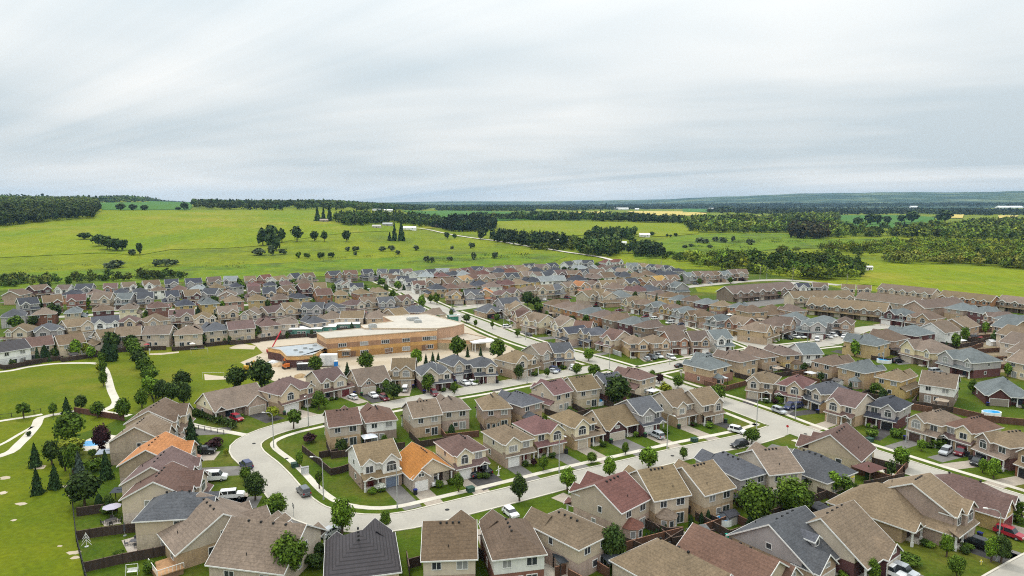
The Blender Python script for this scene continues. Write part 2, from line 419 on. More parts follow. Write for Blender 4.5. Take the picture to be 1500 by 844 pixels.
def window(par, x, y, z, rz, w, h, arch=False, pane=True):
    if pane:
        o = part('window', cached(('wf', w, h, arch), lambda: win_frame(w, h, arch).mesh('window', 'trim')), par, (x,y,z), rz)
        part('pane', cached(('wp', w, h, arch), lambda: win_pane(w, h, arch).mesh('pane', 'glass')), o)
    else:
        def mk():
            m = win_frame(w, h, arch); q = win_pane(w, h, arch); m.add(q.v, q.f, 1); return m.mesh('window', ['trim', 'glass'])
        part('window', cached(('w1', w, h, arch), mk), par, (x,y,z), rz)
def gdoor(w, h):
    m = MB(); k = 4
    for i in range(k): m.box(-w/2, w/2, -.05, 0, i*h/k+.015, (i+1)*h/k-.015)
    m.box(-w/2, w/2, -.025, 0, 0, h)
    return m.mesh('garage_door', 'paint')
def gframe(w, h):
    m = MB(); m.box(-w/2-.14, -w/2, -.08, 0, 0, h+.14); m.box(w/2, w/2+.14, -.08, 0, 0, h+.14); m.box(-w/2, w/2, -.08, 0, h, h+.14); return m.mesh('door_frame', 'trim')
T = .16
FK = [.24]
def roof_gable(m, tr, x0, x1, y0, y1, ax, ze, p, ends=(1, 1)):
    if ax == 'x': a0, a1, l0, l1 = y0, y1, x0, x1
    else: a0, a1, l0, l1 = x0, x1, y0, y1
    am = (a0+a1)/2; zr = ze+p*(a1-a0)/2
    m.ext([(a0,ze),(a0,ze-T),(am,zr-T),(a1,ze-T),(a1,ze),(am,zr)], ax, l0, l1)
    if tr is not None:
        k = FK[0]; e1 = .07
        for s, on in ((l0, ends[0]), (l1, ends[1])):
            if on: 
                q = (s-e1, s) if s == l0 else (s, s+e1)
                tr.ext([(a0-.02,ze+.02),(a0-.02,ze-k),(am,zr-k),(a1+.02,ze-k),(a1+.02,ze+.02),(am,zr+.02)], ax, *q)
        for s, q in ((a0, -1), (a1, 1)):
            ed = (s-.07, s-.002) if q < 0 else (s+.002, s+.07)
            if ax == 'x': tr.box(l0, l1, ed[0], ed[1], ze-.22, ze-.01)
            else: tr.box(ed[0], ed[1], l0, l1, ze-.22, ze-.01)
    return zr
def roof_hip(m, tr, x0, x1, y0, y1, ze, p):
    w, d = x1-x0, y1-y0; h = min(w, d)/2; zr = ze+p*h; xm = (x0+x1)/2; ym = (y0+y1)/2
    r = ((x0+h, ym, zr), (x1-h, ym, zr)) if w >= d else ((xm, y0+h, zr), (xm, y1-h, zr))
    v = [(x0,y0,ze),(x1,y0,ze),(x1,y1,ze),(x0,y1,ze), r[0], r[1]]
    if abs(w-d) < .02: v[5] = (v[5][0]+.01, v[5][1], v[5][2])
    f = [(0,1,5,4),(2,3,4,5),(1,2,5),(3,0,4)] if w >= d else [(1,2,5,4),(3,0,4,5),(0,1,4),(2,3,5)]
    m.add(v, f+[(3,2,1,0)])
    if tr is not None:
        tr.box(x0-.06, x1+.06, y0-.06, y0, ze-.22, ze-.012); tr.box(x0-.06, x1+.06, y1, y1+.06, ze-.22, ze-.012)
        tr.box(x0-.06, x0, y0, y1, ze-.22, ze-.012); tr.box(x1, x1+.06, y0, y1, ze-.22, ze-.012)
    return zr
RC = dict(b=(.178,.128,.082), n=(.142,.096,.066), m=(.126,.073,.059), r=(.135,.058,.047), g=(.085,.088,.100), d=(.048,.051,.064),
          t=(.130,.147,.148), w=(.23,.25,.25), o=(.36,.145,.052), y=(.33,.20,.08), v=(.055,.048,.052))
RN = dict(b='tan brown', n='brown', m='maroon brown', r='red brown', g='slate grey', d='charcoal', t='blue grey', w='pale grey', o='orange', y='golden tan', v='dark ribbed grey')
WC = dict(e=(.55,.45,.33), w=(.78,.77,.72), c=(.68,.59,.40), k=(.41,.29,.20), y=(.50,.35,.17), o=(.36,.175,.095), r=(.22,.095,.065),
          m=(.12,.048,.046), g=(.40,.37,.36), b=(.26,.19,.145), f=(.42,.33,.23), l=(.52,.56,.58))
WN = dict(e='beige', w='white', c='cream', k='tan brick', y='yellow brick', o='orange brick', r='red brick', m='maroon brick', g='grey', b='brown stone', f='tan', l='pale blue')
GD = dict(w=(.74,.73,.70), e=(.48,.42,.34), n=(.09,.055,.045), m=(.14,.03,.035), k=(.02,.02,.022), u=(.15,.19,.26), g=(.28,.24,.2))

def house(pos, face, w, d, typ, rc, uc, lc, gs, seed, lod, label, group, gc='e', st=2, roofmat='shingle', dl=8.5, dm=None):
    R = random.Random(seed); rt = face+PI/2
    root = thing('house', label, 'house', (pos.x, pos.y, 0), rt, group)
    hw, hd = w/2, d/2; oh = .4
    p = R.uniform(.52, .62) if st == 2 else R.uniform(.60, .70)
    zf = 2.9; ze = 5.5 if st == 2 else 3.0
    s = R.choice([1.0, 1.3, 1.5]) if st == 2 else 0
    gw = min(max(.54*w, 4.2), 6.4); ox = -gs
    yu = -hd+s; pd = 1.8
    # lower storey: L-shaped plan with a recessed porch
    g0, g1 = (hw-gw, hw) if gs > 0 else (-hw, -hw+gw)
    plan = [(-hw,hd),(-hw,-hd+pd),(hw-gw,-hd+pd),(hw-gw,-hd),(hw,-hd),(hw,hd)] if gs > 0 else [(-hw,hd),(-hw,-hd),(-hw+gw,-hd),(-hw+gw,-hd+pd),(hw,-hd+pd),(hw,hd)]
    FK[0] = .24 if lod < 2 else .34 if lod < 3 else .5
    lw = MB(); uw = MB(); rf = MB(); tr = MB(); pr = MB()
    zr_m = ze+p*((hd*2-s)/2+oh) if typ == 'S' else ze+p*(hw+oh)
    lw.ext(plan, 'z', -.15, zf)
    wt = ze+p*oh-T-.02
    x0, x1, y0, y1 = -hw-oh, hw+oh, yu-oh, hd+oh
    e1 = .03
    ux0, ux1 = -hw, hw; nk = 0
    if st == 2 and w > 8.4 and R.random() < .55:
        nk = R.choice([-1, 1]); cut = R.uniform(1.3, 2.3)
        if nk < 0: ux0 += cut
        else: ux1 -= cut
    uc_ = (ux0+ux1)/2; uh = (ux1-ux0)/2
    x0, x1 = ux0-oh, ux1+oh
    if st == 2:
        if typ == 'S':
            ym = (yu+hd)/2; ap = ze+p*((hd-yu)/2+oh)-T-.03
            uw.ext([(yu,zf-.02),(hd+e1,zf-.02),(hd+e1,wt),(ym,ap),(yu,wt)], 'x', ux0-e1, ux1+e1)
        elif typ == 'F':
            ap = ze+p*(uh+oh)-T-.03
            uw.ext([(ux0-e1,zf-.02),(ux1+e1,zf-.02),(ux1+e1,wt),(uc_,ap),(ux0-e1,wt)], 'y', yu, hd+e1)
        else: uw.box(ux0-e1, ux1+e1, yu, hd+e1, zf-.02, ze-.03)
    else:
        if typ == 'S':
            ap = ze+p*(hd+oh)-T-.03
            uw.ext([(-hd+pd,zf),(hd,zf),(hd,wt),(0,ap),(-hd+pd,wt+p*pd)], 'x', -hw-e1, hw+e1)
        elif typ == 'F':
            ap = ze+p*(hw+oh)-T-.03
            uw.ext([(-hw,zf),(hw,zf),(hw,wt),(0,ap),(-hw,wt)], 'y', -hd+e1, hd)
    if typ == 'S': zr = roof_gable(rf, tr, x0, x1, y0, y1, 'x', ze, p)
    elif typ == 'F': zr = roof_gable(rf, tr, x0, x1, y0, y1, 'y', ze, p)
    else: zr = roof_hip(rf, tr, x0, x1, y0, y1, ze, p)
    # projecting gabled bay over the garage
    bw = gw*R.uniform(.78, .98) if typ != 'F' else gw*.7
    bc = (g0+g1)/2 if typ != 'F' else gs*(hw-bw/2-.1)
    yb = -hd+(.25 if st == 2 else -.9); bp = R.uniform(.7, .95)
    zbr = ze+bp*(bw/2+.3)
    bc = min(max(bc, ux0+bw/2+.05), ux1-bw/2-.05)
    if zbr > zr-.25: bp = max(.25, (zr-.3-ze)/(bw/2+.3)); zbr = ze+bp*(bw/2+.3)
    ybk = min(y0+(zbr-ze)/p+.15, hd-1) if typ != 'F' else yu+3.0
    bot = zf-.02 if st == 2 else .0
    tgt = uw if st == 2 else lw
    ap = zbr-T-.03; bwt = ze+bp*.3-T-.02
    tgt.ext([(bc-bw/2,bot),(bc+bw/2,bot),(bc+bw/2,bwt),(bc,ap),(bc-bw/2,bwt)], 'y', yb, yu+.8 if st == 2 else -hd+.5)
    roof_gable(rf, tr, bc-bw/2-.3, bc+bw/2+.3, yb-.35, ybk, 'y', ze+.01, bp, (1, 0))
    bay2 = None
    if R.random() < .55 and w > 8 and lod < 3 or (w > 10.5 and lod < 3):
        b2 = min(2.6, w-gw-.6); c2 = -gs*(hw-b2/2-.25); c2 = min(max(c2, ux0+b2/2+.1), ux1-b2/2-.1); y2 = yu-.45
        q = .85; bay2 = (c2, y2)
        z0 = zf if st == 2 else 0.0
        if st == 2: uw.ext([(c2-b2/2,zf),(c2+b2/2,zf),(c2+b2/2,ze+.05),(c2,ze+q*(b2/2+.25)-.22),(c2-b2/2,ze+.05)], 'y', y2, yu+.6)
        yk = min(y0+(q*(b2/2+.25))/p+.2, hd-1) if typ != 'F' else yu+2
        roof_gable(rf, tr, c2-b2/2-.25, c2+b2/2+.25, y2-.3 if st == 2 else -hd-.5, yk, 'y', ze+.02, q, (1, 0))
    if nk:
        xe = ux0 if nk < 0 else ux1; xo = nk*(hw+.35); za, zb = zf-.1, zf-.1+.55*abs(xo-xe)
        rf.ext([(xo,za),(xe-nk*.02,zb),(xe-nk*.02,zb-.15),(xo,za-.15)], 'y', -hd+.5, hd+.3)
        tr.box(min(xo,xo+nk*.06), max(xo,xo+nk*.06), -hd+.5, hd+.3, za-.2, za-.01)
    part('lower_wall', lw.mesh('lower_wall', 'brick'), root, color=WC[lc])
    if uw.v: part('upper_wall', uw.mesh('upper_wall', 'siding' if uc in 'ewcgl' else 'brick'), root, color=WC[uc])
    ro = part('roof', rf.mesh('roof', roofmat), root, color=RC[rc])
    if st == 2:
        # sloping skirt roof between the storeys
        m = pr; ya, yb2 = -hd-.45, yu+.02; za, zb = zf-.12, zf-.12+.5*(yb2-ya)
        xs0, xs1 = -hw-.3, hw+.3
        m.ext([(ya,za),(yb2,zb),(yb2,zb-.14),(ya,za-.14)], 'x', xs0, xs1)
        tr.box(xs0, xs1, ya-.06, ya-.002, za-.2, za-.01)
        if R.random() < .4 and lod < 2:
            c3 = ox*(hw-1.3); roof_gable(m, tr, c3-1.2, c3+1.2, ya-.3, yu-.1, 'y', za+.02, .6, (1, 0))
        part('porch_roof', pr.mesh('porch_roof', roofmat), root, color=RC[rc])
    # garage doors, front door, porch
    gx = (g0+g1)/2
    gdw = 4.7 if gw > 5.6 else 2.7
    gy = -hd if st == 2 else yb
    GX = gx if st == 2 else bc
    gd = part('garage_door', cached(('gd', gdw), lambda: gdoor(gdw, 2.15)), root, (GX, gy-.01, .05), color=GD[gc])
    if lod < 2: part('door_frame', cached(('gf', gdw), lambda: gframe(gdw, 2.15)), gd)
    if lod < 3:
        dx = ox*(hw-(w-gw)/2)
        def fd():
            q = MB(); q.box(-.48,.48,-.06,0,0,2.1); q.box(-.62,-.48,-.1,0,0,2.25); q.box(.48,.62,-.1,0,0,2.25); return q.mesh('front_door','paint')
        part('front_door', cached('fd', fd), root, (dx, -hd+pd-.01, .35), color=R.choice([(.05,.03,.025),(.35,.33,.3),(.12,.02,.02),(.03,.04,.06)]))
        st_ = MB(); st_.box(dx-1.0, dx+1.0, -hd+.1, -hd+pd, 0, .34); st_.box(dx-.9, dx+.9, -hd-.35, -hd+.1, 0, .17); part('porch_step', st_.mesh('porch_step', 'concrete'), root)
        def colm():
            q = MB(); q.box(-.2,.2,-.2,.2,0,.8); q.box(-.13,.13,-.13,.13,.8,2.45); q.box(-.2,.2,-.2,.2,2.45,2.6); return q.mesh('porch_column','trim')
        part('porch_column', cached('pc', colm), root, (ox*(hw-.22), -hd+.12, 0))
        if lod < 2: part('porch_column', cached('pc', colm), root, (dx+gs*.95 if False else -ox*(hw-gw)*0+dx-ox*1.15, -hd+.12, 0))
    part('trim', tr.mesh('trim', 'trim'), root)
    pn = lod < 1
    if st == 2:
        z2 = 4.35
        window(root, bc, yb, z2-.1, 0, 2.1 if bw > 3.6 else 1.6, 1.35, R.random() < .55, pn)
        if bay2: window(root, bay2[0], bay2[1], z2, 0, 1.5, 1.4, False, pn)
        else: window(root, min(max(ox*(hw-(w-gw)/2), ux0+.9), ux1-.9), yu, z2, 0, 1.6, 1.35, False, pn)
        if lod < 3:
            window(root, ux0-e1, R.uniform(-1, 2), z2+.1, -PI/2, .8, 1.1, False, pn); window(root, ux1+e1, R.uniform(-1, 2), z2+.1, PI/2, .8, 1.1, False, pn)
            if R.random() < .6: window(root, -hw, R.uniform(0, 3), 1.6, -PI/2, .8, 1.1, False, pn)
            if R.random() < .6: window(root, hw, R.uniform(0, 3), 1.6, PI/2, .8, 1.1, False, pn)
        xb = hw*.5
        window(root, uc_-uh*.5, hd+e1, z2+.1, PI, 1.6, 1.25, False, pn); window(root, uc_+uh*.5, hd+e1, z2+.1, PI, 1.3, 1.15, False, pn)
        window(root, xb*R.choice([-1, 1]), hd, 1.25, PI, 1.6, 1.95, False, pn)
        if lod < 3: window(root, 0.05, hd, 1.6, PI, 1.1, 1.1, False, pn)
    else:
        window(root, -ox*0+ox*(hw-(w-gw)/2-1.5) if w > 11 else bc, -hd+pd if w > 11 else yb, 1.7 if w > 11 else 3.6, 0, 1.5 if w > 11 else 1.2, 1.2 if w > 11 else .6, w > 11, pn)
        if lod < 3:
            window(root, -hw, 2.0, 1.7, -PI/2, 1.1, 1.2, False, pn); window(root, hw, 2.0, 1.7, PI/2, 1.1, 1.2, False, pn)
            if typ != 'H': window(root, -hw-e1 if typ == 'S' else -1, 0 if typ == 'S' else hd, 4.2, -PI/2 if typ == 'S' else PI, .9, .9, False, pn)
        window(root, -hw*.5, hd, 1.7, PI, 1.3, 1.1, False, pn); window(root, hw*.45, hd, 1.25, PI, 1.6, 1.95, False, pn)
        if R.random() < .5 and typ == 'S':      # a dormer on the front slope
            dm_ = MB(); dt = MB(); dr = MB(); yq = -hd+2.2; zq = ze+p*(2.2+oh)
            dm_.ext([(-.9,zq-.4),(.9,zq-.4),(.9,zq+1.2),(0,zq+2.0),(-.9,zq+1.2)], 'y', yq, yq+3)
            roof_gable(dr, dt, -1.2, 1.2, yq-.3, yq+3.6, 'y', zq+1.1, .75, (1, 0))
            dw = part('dormer', dm_.mesh('dormer', 'siding'), root, color=WC[uc]); part('dormer_roof', dr.mesh('dormer_roof', roofmat), dw, color=RC[rc]); part('dormer_trim', dt.mesh('dormer_trim', 'trim'), dw)
            window(root, 0, yq, zq+.65, 0, .9, 1.0, True, False)
    if lod < 2:
        def vent():
            q = MB(); q.box(-.16,.16,-.16,.16,-.1,.22); return q.mesh('roof_vent','rubber')
        me = cached('vent', vent)
        nv = 4 if lod < 1 else 3
        for i in range(nv):
            t = (i+.5)/nv-.5
            if typ == 'F' or (typ == 'H' and (y1-y0) > (x1-x0)): part('roof_vent', me, ro, (uc_+.45, t*(d-6)*.8+s/2, zr-.45*p))
            else: part('roof_vent', me, ro, (uc_+t*max(2*uh-4 if typ == 'S' else 2*uh-d+s+2.5, 2), (yu+hd)/2+.45, zr-.45*p))
        def pipe():
            q = MB(); q.cyl(0, 0, -.3, .45, .07, .07, 6); return q.mesh('vent_pipe', 'rubber')
        if typ == 'S': part('vent_pipe', cached('pipe', pipe), ro, (R.uniform(-2,2), hd-1.6, ze+p*(1.6+oh)))
    if lod < 2 and st == 2 and R.random() < .34:      # a one storey bay at the back with a hipped roof
        k = 8; rr = R.uniform(1.7, 2.2); xc = R.choice([-1, 1])*hw*.42; q = MB(); q2 = MB()
        oc = [(xc+rr*math.cos(PI/8+i*PI/4), hd+.5+rr*math.sin(PI/8+i*PI/4)) for i in range(k)]
        q.ext(oc, 'z', -.1, 2.6); bwl = part('bay_wall', q.mesh('bay_wall', 'brick'), root, color=WC[lc])
        oc2 = [(xc+(rr+.3)*math.cos(PI/8+i*PI/4), hd+.5+(rr+.3)*math.sin(PI/8+i*PI/4), 2.55) for i in range(k)]
        q2.add(oc2+[(xc, hd+.5, 3.9)], [(i, (i+1) % k, k) for i in range(k)]+[tuple(range(k))[::-1]]); part('bay_roof', q2.mesh('bay_roof', roofmat), bwl, color=RC[rc])
        for a in (PI/2, PI/4, 3*PI/4): window(root, xc+rr*.925*math.cos(a), hd+.5+rr*.925*math.sin(a), 1.5, a+PI/2, .8, 1.3, False, False)
    # driveway
    if dl > 0:
        c, sn = math.cos(rt), math.sin(rt)
        def W(x, y): return (pos.x+c*x-sn*y, pos.y+sn*x+c*y)
        dw = gdw/2+.5
        yy = gy
        dm = dm or R.choice(['asphalt_dark', 'asphalt_grey', 'asphalt_grey', 'paver', 'paver'])
        sheet('driveway', [W(GX-dw, yy), W(GX+dw, yy), W(GX+dw, yy-dl), W(GX-dw, yy-dl)], .012+.001*(seed % 4), dm, {'asphalt_dark': 'dark asphalt', 'asphalt_grey': 'grey asphalt', 'paver': 'tan paved'}[dm]+' driveway in front of a garage')
    return dict(root=root, pos=pos, rt=rt, w=w, d=d, gx=GX, gy=gy, gs=gs, label=label, hd=hd, hw=hw)

# ------------------------------------------------------------------ rows of houses: x y type roof upper lower [garage side][garage colour][1 = bungalow]
ROWS = []
def row(name, side, text, w=None, d=13, face=None, zr=8.3, dl=8.5, near='row', default=10.5, dm=None):
    ent = [t.split() for t in text.strip().split('\n') if t.strip()]
    pts = []
    for q in ent:
        opt = q[5] if len(q) > 5 else ''
        pts.append(P(float(q[0]), float(q[1]), 6.6 if '1' in opt else zr))
    out = []
    for i, q in enumerate(ent):
        a = pts[max(i-1,0)]; b2 = pts[min(i+1,len(pts)-1)]
        t = (b2-a)
        if face is None:
            ang = math.atan2(t.y, t.x); f = ang-PI/2
            if (math.sin(f) > 0) != (side == 'B'): f += PI
        else: f = math.radians(face)
        gaps = [(pts[i]-pts[j]).length for j in (i-1, i+1) if 0 <= j < len(pts)]
        ww = w or max(7.4, min(13.5, (.80 if pts[i].length < 400 else .75)*min(gaps) if gaps else default))
        opt = q[5] if len(q) > 5 else ''
        for ch in opt.split(','):
            if ch.startswith('W'): ww = float(ch[1:])
        seed = int(float(q[0])*7+float(q[1])*13)
        R = random.Random(seed+5)
        gs = 1 if 'r' in opt else -1 if 'l' in opt else R.choice([1, -1])
        gc = next((c.upper() for c in opt if c in 'ABCDEFGH'), None)
        gcol = {'A':'w','B':'e','C':'n','D':'m','E':'k','F':'u','G':'g'}.get(gc) or R.choice('wweeegnk')
        dist = pts[i].length
        lod = 0 if dist < 215 else 1 if dist < 270 else 2 if dist < 400 else 3
        st = 1 if '1' in opt else 2
        lab = f"{RN[q[3][0]]} roofed {WN[q[4][0]]} {'bungalow' if st == 1 else 'house'}, {ORD[i]} from left in {near}"
        h = house(Vector((pts[i].x, pts[i].y, 0)), f, ww, d, q[2], q[3][0], q[4][0], q[4][1] if len(q[4]) > 1 else q[4][0], gs, seed, lod, lab, name, gcol, st, 'roof_tile' if q[3][0] == 'v' else 'shingle', dl, dm)
        h['side'] = side; h['row'] = near; h['i'] = i; h['lod'] = lod; h['rowname'] = name
        out.append(h); ROWS.append(h)
    return out
A = row('houses north of the crescent', 'F', """
548 649 S b wk r,F
618 658 F o ee l,A,1,W9.5
676 636 H m ck l,A
745 621 H b ck l,A
790 609 H r cy r,B
845 599 H b ck l,B
893 597 S b em l,B,1,W10.5
938 583 S g gm l,A
986 573 S b ek l,B
1026 571 S b ek r,B
""", near='the row above the crescent', dl=12, face=-60, d=11)
psheet('driveway', [(674,694),(708,684),(742,707),(708,719)], .018, 'asphalt_dark', 'dark asphalt driveway under the two black vehicles')
C = row('houses of the inner row', 'B', """
500 598 S m ek l
553 592 H m wb r
616 586 S b ek l
660 578 H b ek r
722 576 H b kk l
760 571 H g kk r
803 557 S r ee l
848 551 S b ee r
887 546 S g em l
926 537 H m ee r
""", near='the inner row with backs showing', dl=8, d=11)
D = row('houses below the school', 'F', """
421 555 H m ek l,A
482 540 S m ek r,D
539 540 S b ek l,B,1,W10.5
587 526 S b ek r,B
634 531 H g em l,B
668 519 H g em l,A
707 521 H g em r,B
757 514 H b ek l,B
791 504 S b ek l,B
820 502 S g ek r,B
""", near='the row below the school', dl=10, d=11)
D1 = row('corner bungalow', 'F', "338 571 S b ck r,B,1,W15", w=15, d=12, face=-42, near='the bend by the sports field', dl=10, dm='asphalt_dark')
B0 = row('houses south of the bend', 'B', "529 783 H v ee l,W11", face=104, d=12.5, near='the near row at the bend', dl=7)
B = row('houses south of the crescent', 'B', """
659 765 S n ek l
748 762 H n wr r
830 748 H b ek r
890 703 S r ek l
957 689 S b ek r
1019 682 S b ek l
1070 662 H g gk r
1124 657 S b ee l
1192 661 H g cc r,1,W10.5
1228 634 S m ee r,W11
""", near='the near row with backs showing', dl=8, d=13)
E1 = row('houses west of the bend', 'B', """
234 594 S n ek r
215 618 S b ff l
234 648 S o ff r
242 672 S m ek l
245 691 S m ee r
268 718 H g ee l
""", face=8, w=11, d=12.5, near='the stack west of the bend', dl=10)
E2 = row('near left corner houses', 'B', "310 745 S b ek l,W11", face=42, d=15, near='the near left corner', dl=8)
E3 = row('near bottom houses', 'B', "394 771 S b ee r,W13", face=78, d=14, near='the bottom left corner', dl=6)
G = row('near right houses', 'F', """
985 801 H b ee l,B,W11
1075 793 F m ee r,B,W10.5
1153 766 S g gk l,B,W10.5
1226 761 S b em r,B,1,W10.5
1297 716 H b kk r,B,W12
1352 711 S b kk r,B,W9
1412 699 H m cy l,D,W11
""", face=-52, d=15, near='the near right row', dl=12)
Hh = row('houses across the main street', 'F', """
1064 566 S b ek r,B
1119 542 H b ek l,B
1166 548 H r ek r,B
1212 557 H g ek r,E
1247 574 S m ek l,G
1303 578 H d gm r,E
1371 598 H b ee l,C
1424 608 H m ck r,C
1480 628 H b kr l,E
1545 648 H b kr l,E
""".replace("1064 566 S b ek r,B\n", ""), near='the row across the main street', dl=10, d=11.5)
I = row('houses backing onto the main street row', 'B', """
1218 517 H n kk l
1265 527 H t yk r
1318 539 H b yy l
1378 547 S b wb r
""", near='the brick row behind', dl=6, d=12)
I2 = row('right edge houses', 'F', "1470 556 H t mm l,W12", face=-110, near='the right edge by the round pool', dl=0)
J = row('blue grey roofed corner houses', 'F', """
1362 500 H b ck l,B
1420 513 H t gm l,B
""", near='the pair before the back gardens', d=14, dl=6)
K = row('houses on the cross street', 'F', """
930 490 H b yy r,B
960 489 H b yy r,B
988 486 S n oo r,A
1020 486 S n kk r,A
1052 484 S t ww l,A
""", near='the row above the cross street', dl=6, d=11)
K2 = row('houses backing the cross street', 'B', """
1036 521 H t yo l
1077 512 H n yy r
1112 507 H n kk l
1146 504 H n yy r
1178 503 S t ww l
""", near='the row below the cross street', dl=6, d=12)
M1 = row('houses on the main street', 'F', """
757 444 S b ee l,B
769 453 S m ek r,B
789 460 S b cy l,B
826 465 S b cy r,B
838 476 F d ek l,B
855 472 S m ee r,A
872 478 H g ek l,F
900 484 S m ek r,B
""", near='the terrace side of the main street', dl=8, d=12)
M2 = row('brick houses behind the main street', 'B', """
815 437 H n kk l
831 441 H n yk r
848 445 H b oo l
867 449 H t oy r
886 453 H n oo l
907 458 H n bb r
930 463 H t mm l
953 468 H n bb r
981 473 H n bb l
""", near='the brick row behind the main street', dl=5, d=13)
M3 = row('houses of the inner street', 'F', """
908 426 H t gg l
929 433 H b ck r,B
943 437 H n kk l,A
962 440 H t gk r,A
986 444 H n yk l,A
1004 448 H t gk r,A
1025 453 H n kk l,A
1056 459 H t gk r,A
1086 464 S b oy l,G
""", near='the inner street row', dl=5, d=12)
M4 = row('houses behind the inner street', 'B', """
966 424 H n yy l
982 427 H n yy r
997 431 H t yy l
1014 432 H n kk r
1036 436 H t mk l
1057 439 H b yo r
1082 441 H t oy l
""", near='the back row of the inner street', dl=4, d=12)
M5 = row('townhouses by the trees', 'F', """
1008 399 S t gg l
1020 398 S n kk r
1034 398 S n kk l
1047 397 S n kk r
1060 397 S t gk l
1073 395 S n kk r
1085 395 S n ek l
""", near='the terrace below the trees', dl=9, d=11, w=9)
N1 = row('yellow brick corner houses', 'F', """
1112 472 H b yy l,B
1137 465 H n kk r,A
1165 458 H t gm l,A
1189 466 H t gm r,A
1213 461 H t gg l,A
1237 463 H n kk r,A
""", near='the row above the pale street', dl=6, d=13)
N2 = row('houses with blue grey roofs', 'F', """
1318 451 H t mm l,A
1355 456 H n kk r,A
""", near='the gabled pair below the townhouses', d=13, dl=6, w=11.5)
N3 = row('houses behind the blue corner', 'B', """
1270 490 H t yy r
1297 484 H n kk l
1334 477 H t mm r
1375 473 S b ww l
1402 467 S b kk r
""", near='the hip roofed row at the back gardens', dl=5, d=13)
N4 = row('hip roofed houses at the end', 'B', """
1410 444 H t kk l
1447 449 H t mm r
1468 455 H n kk l
1484 459 H t kk r
1500 462 H t mm l
""", near='the hip roofed row below the townhouses', dl=4, d=13)
N5 = row('right edge terrace', 'F', """
1488 470 S t kk l
1497 481 S b ee r
1505 493 S b ee l
1513 506 S b ee l
1521 520 S b ee r
""", face=15, w=11, d=13, near='the column of houses at the right edge', dl=0)
N6 = row('small pale houses', 'F', """
1173 414 S d ww l
1203 414 S n gg r
1243 416 S b cc l
1266 417 S n ek r
""", near='the loose houses beside the trees', dl=4, d=10)
N7 = row('brown hip house', 'B', "1130 448 H n yy l,W14", near='the yard behind the terrace', dl=0, face=110)
N8 = row('houses above the grassy patch', 'F', """
962 412 S n kk l
978 411 S n kk r
994 414 S t gk l
""", near='the short row above the grassy patch', dl=5, d=11, w=10)
N9 = row('tan houses at the inner street top', 'F', """
862 426 S b ek l
878 424 S b ee r
892 428 S b ek l
""", near='the short row above the inner street top', dl=4, d=11, w=9.5)
N10 = row('brown houses behind the terraces', 'B', """
1158 446 H n kk l
1100 447 H n kk r
""", near='the gap behind the terraces', dl=0, d=11, w=11, face=110)
psheet('meadow_patch', [(1018,421),(1062,419),(1056,429),(1022,428)], .012, 'meadow', 'small yellow green patch beside the townhouse terrace')
psheet('parking_court', [(1066,446),(1170,433),(1184,440),(1084,453)], .014, 'asphalt_grey', 'grey parking court in front of the townhouses')
psheet('garden_ground', [(1405,481),(1500,478),(1512,545),(1440,546),(1402,516)], .009, 'earth', 'brown trodden ground of the far right back gardens')
# the far left estate
L1 = row('far left back row', 'F', """
24 424 S n kk l
58 417 S n mk r
92 417 S n ww l
124 416 S d gg r
160 415 S m oo l
190 413 S b ww r
221 411 S n ww l
253 409 S d gg r
283 408 S d gg l
313 406 S n ew r
338 405 S w gg l
364 405 S b ok r
387 403 S r kk l
""", near='the last row before the fields', dl=6, d=11)
L1b = row('far middle back row', 'F', """
408 404 S b ww l
430 401 S d ee r
453 400 S n ee l
489 397 S d og r
513 396 S m kk l
537 395 S d gg r
558 394 S g gg l
578 395 S d ww r
596 394 S n ww l
""", near='the last row beside the meadow', dl=6, d=11)
L2 = row('far left second row', 'B', """
104 424 H d oo l
141 423 H n ww r
177 421 H d gg l
205 420 H d kk r
232 418 H n ww l
262 417 H m mm r
290 416 H w kk l
318 415 H b oo r
344 413 H d gg l
371 412 H r rr r
395 411 H d ww l
419 410 H m kk r
444 408 H n kk l
""", near='the second row from the fields', dl=5, d=11)
L3 = row('far left third row', 'F', """
40 437 S d gg l
76 434 S n rr r
112 432 S r oo l
151 430 S b ek r
184 430 S t gg l
213 429 S d gk r
249 427 S d gk l
280 425 S b mm r
309 423 S d gm l
335 425 F b kk r
369 421 S m kk l
392 422 S d ee r
417 419 S n kk l
445 416 S m mm r
468 415 S b ek l
""", near='the third row from the fields', dl=6, d=12)
L4 = row('far left fourth row', 'B', """
20 453 H g gg l
66 450 H b rr r
111 448 H t ee l
151 445 H n mm r
191 443 H b cc l
231 441 H m rr r
270 438 H d yy l
305 436 H t yy r
340 433 H b oo l
376 431 H b yy r
409 430 H n mm l
439 428 H d yy r
472 424 S m oo l
501 424 H b yy r
529 422 H b oo l
556 420 H b ee r
""", near='the fourth row from the fields', dl=5, d=12)
L5 = row('far left fifth row', 'F', """
29 474 H b ek r,B
71 473 H g gg l,B
112 467 S b ek r,B
154 463 S g ww l,B
191 461 H m ek r,B
228 460 H b ek l,B
266 454 S m ek r,B
301 456 H b ek l,B
335 449 S b ek r,B
365 451 F b ee l,A
395 448 S m ek r,B
428 443 S b ek l,B
459 443 S g gk r,B
487 442 H g gk l,B
515 438 H m ek r,B
542 435 S b ek l,B
567 435 S g gk r,B
592 432 S m ek l,B
""", near='the fifth row from the fields', dl=7, d=11, w=10.5)
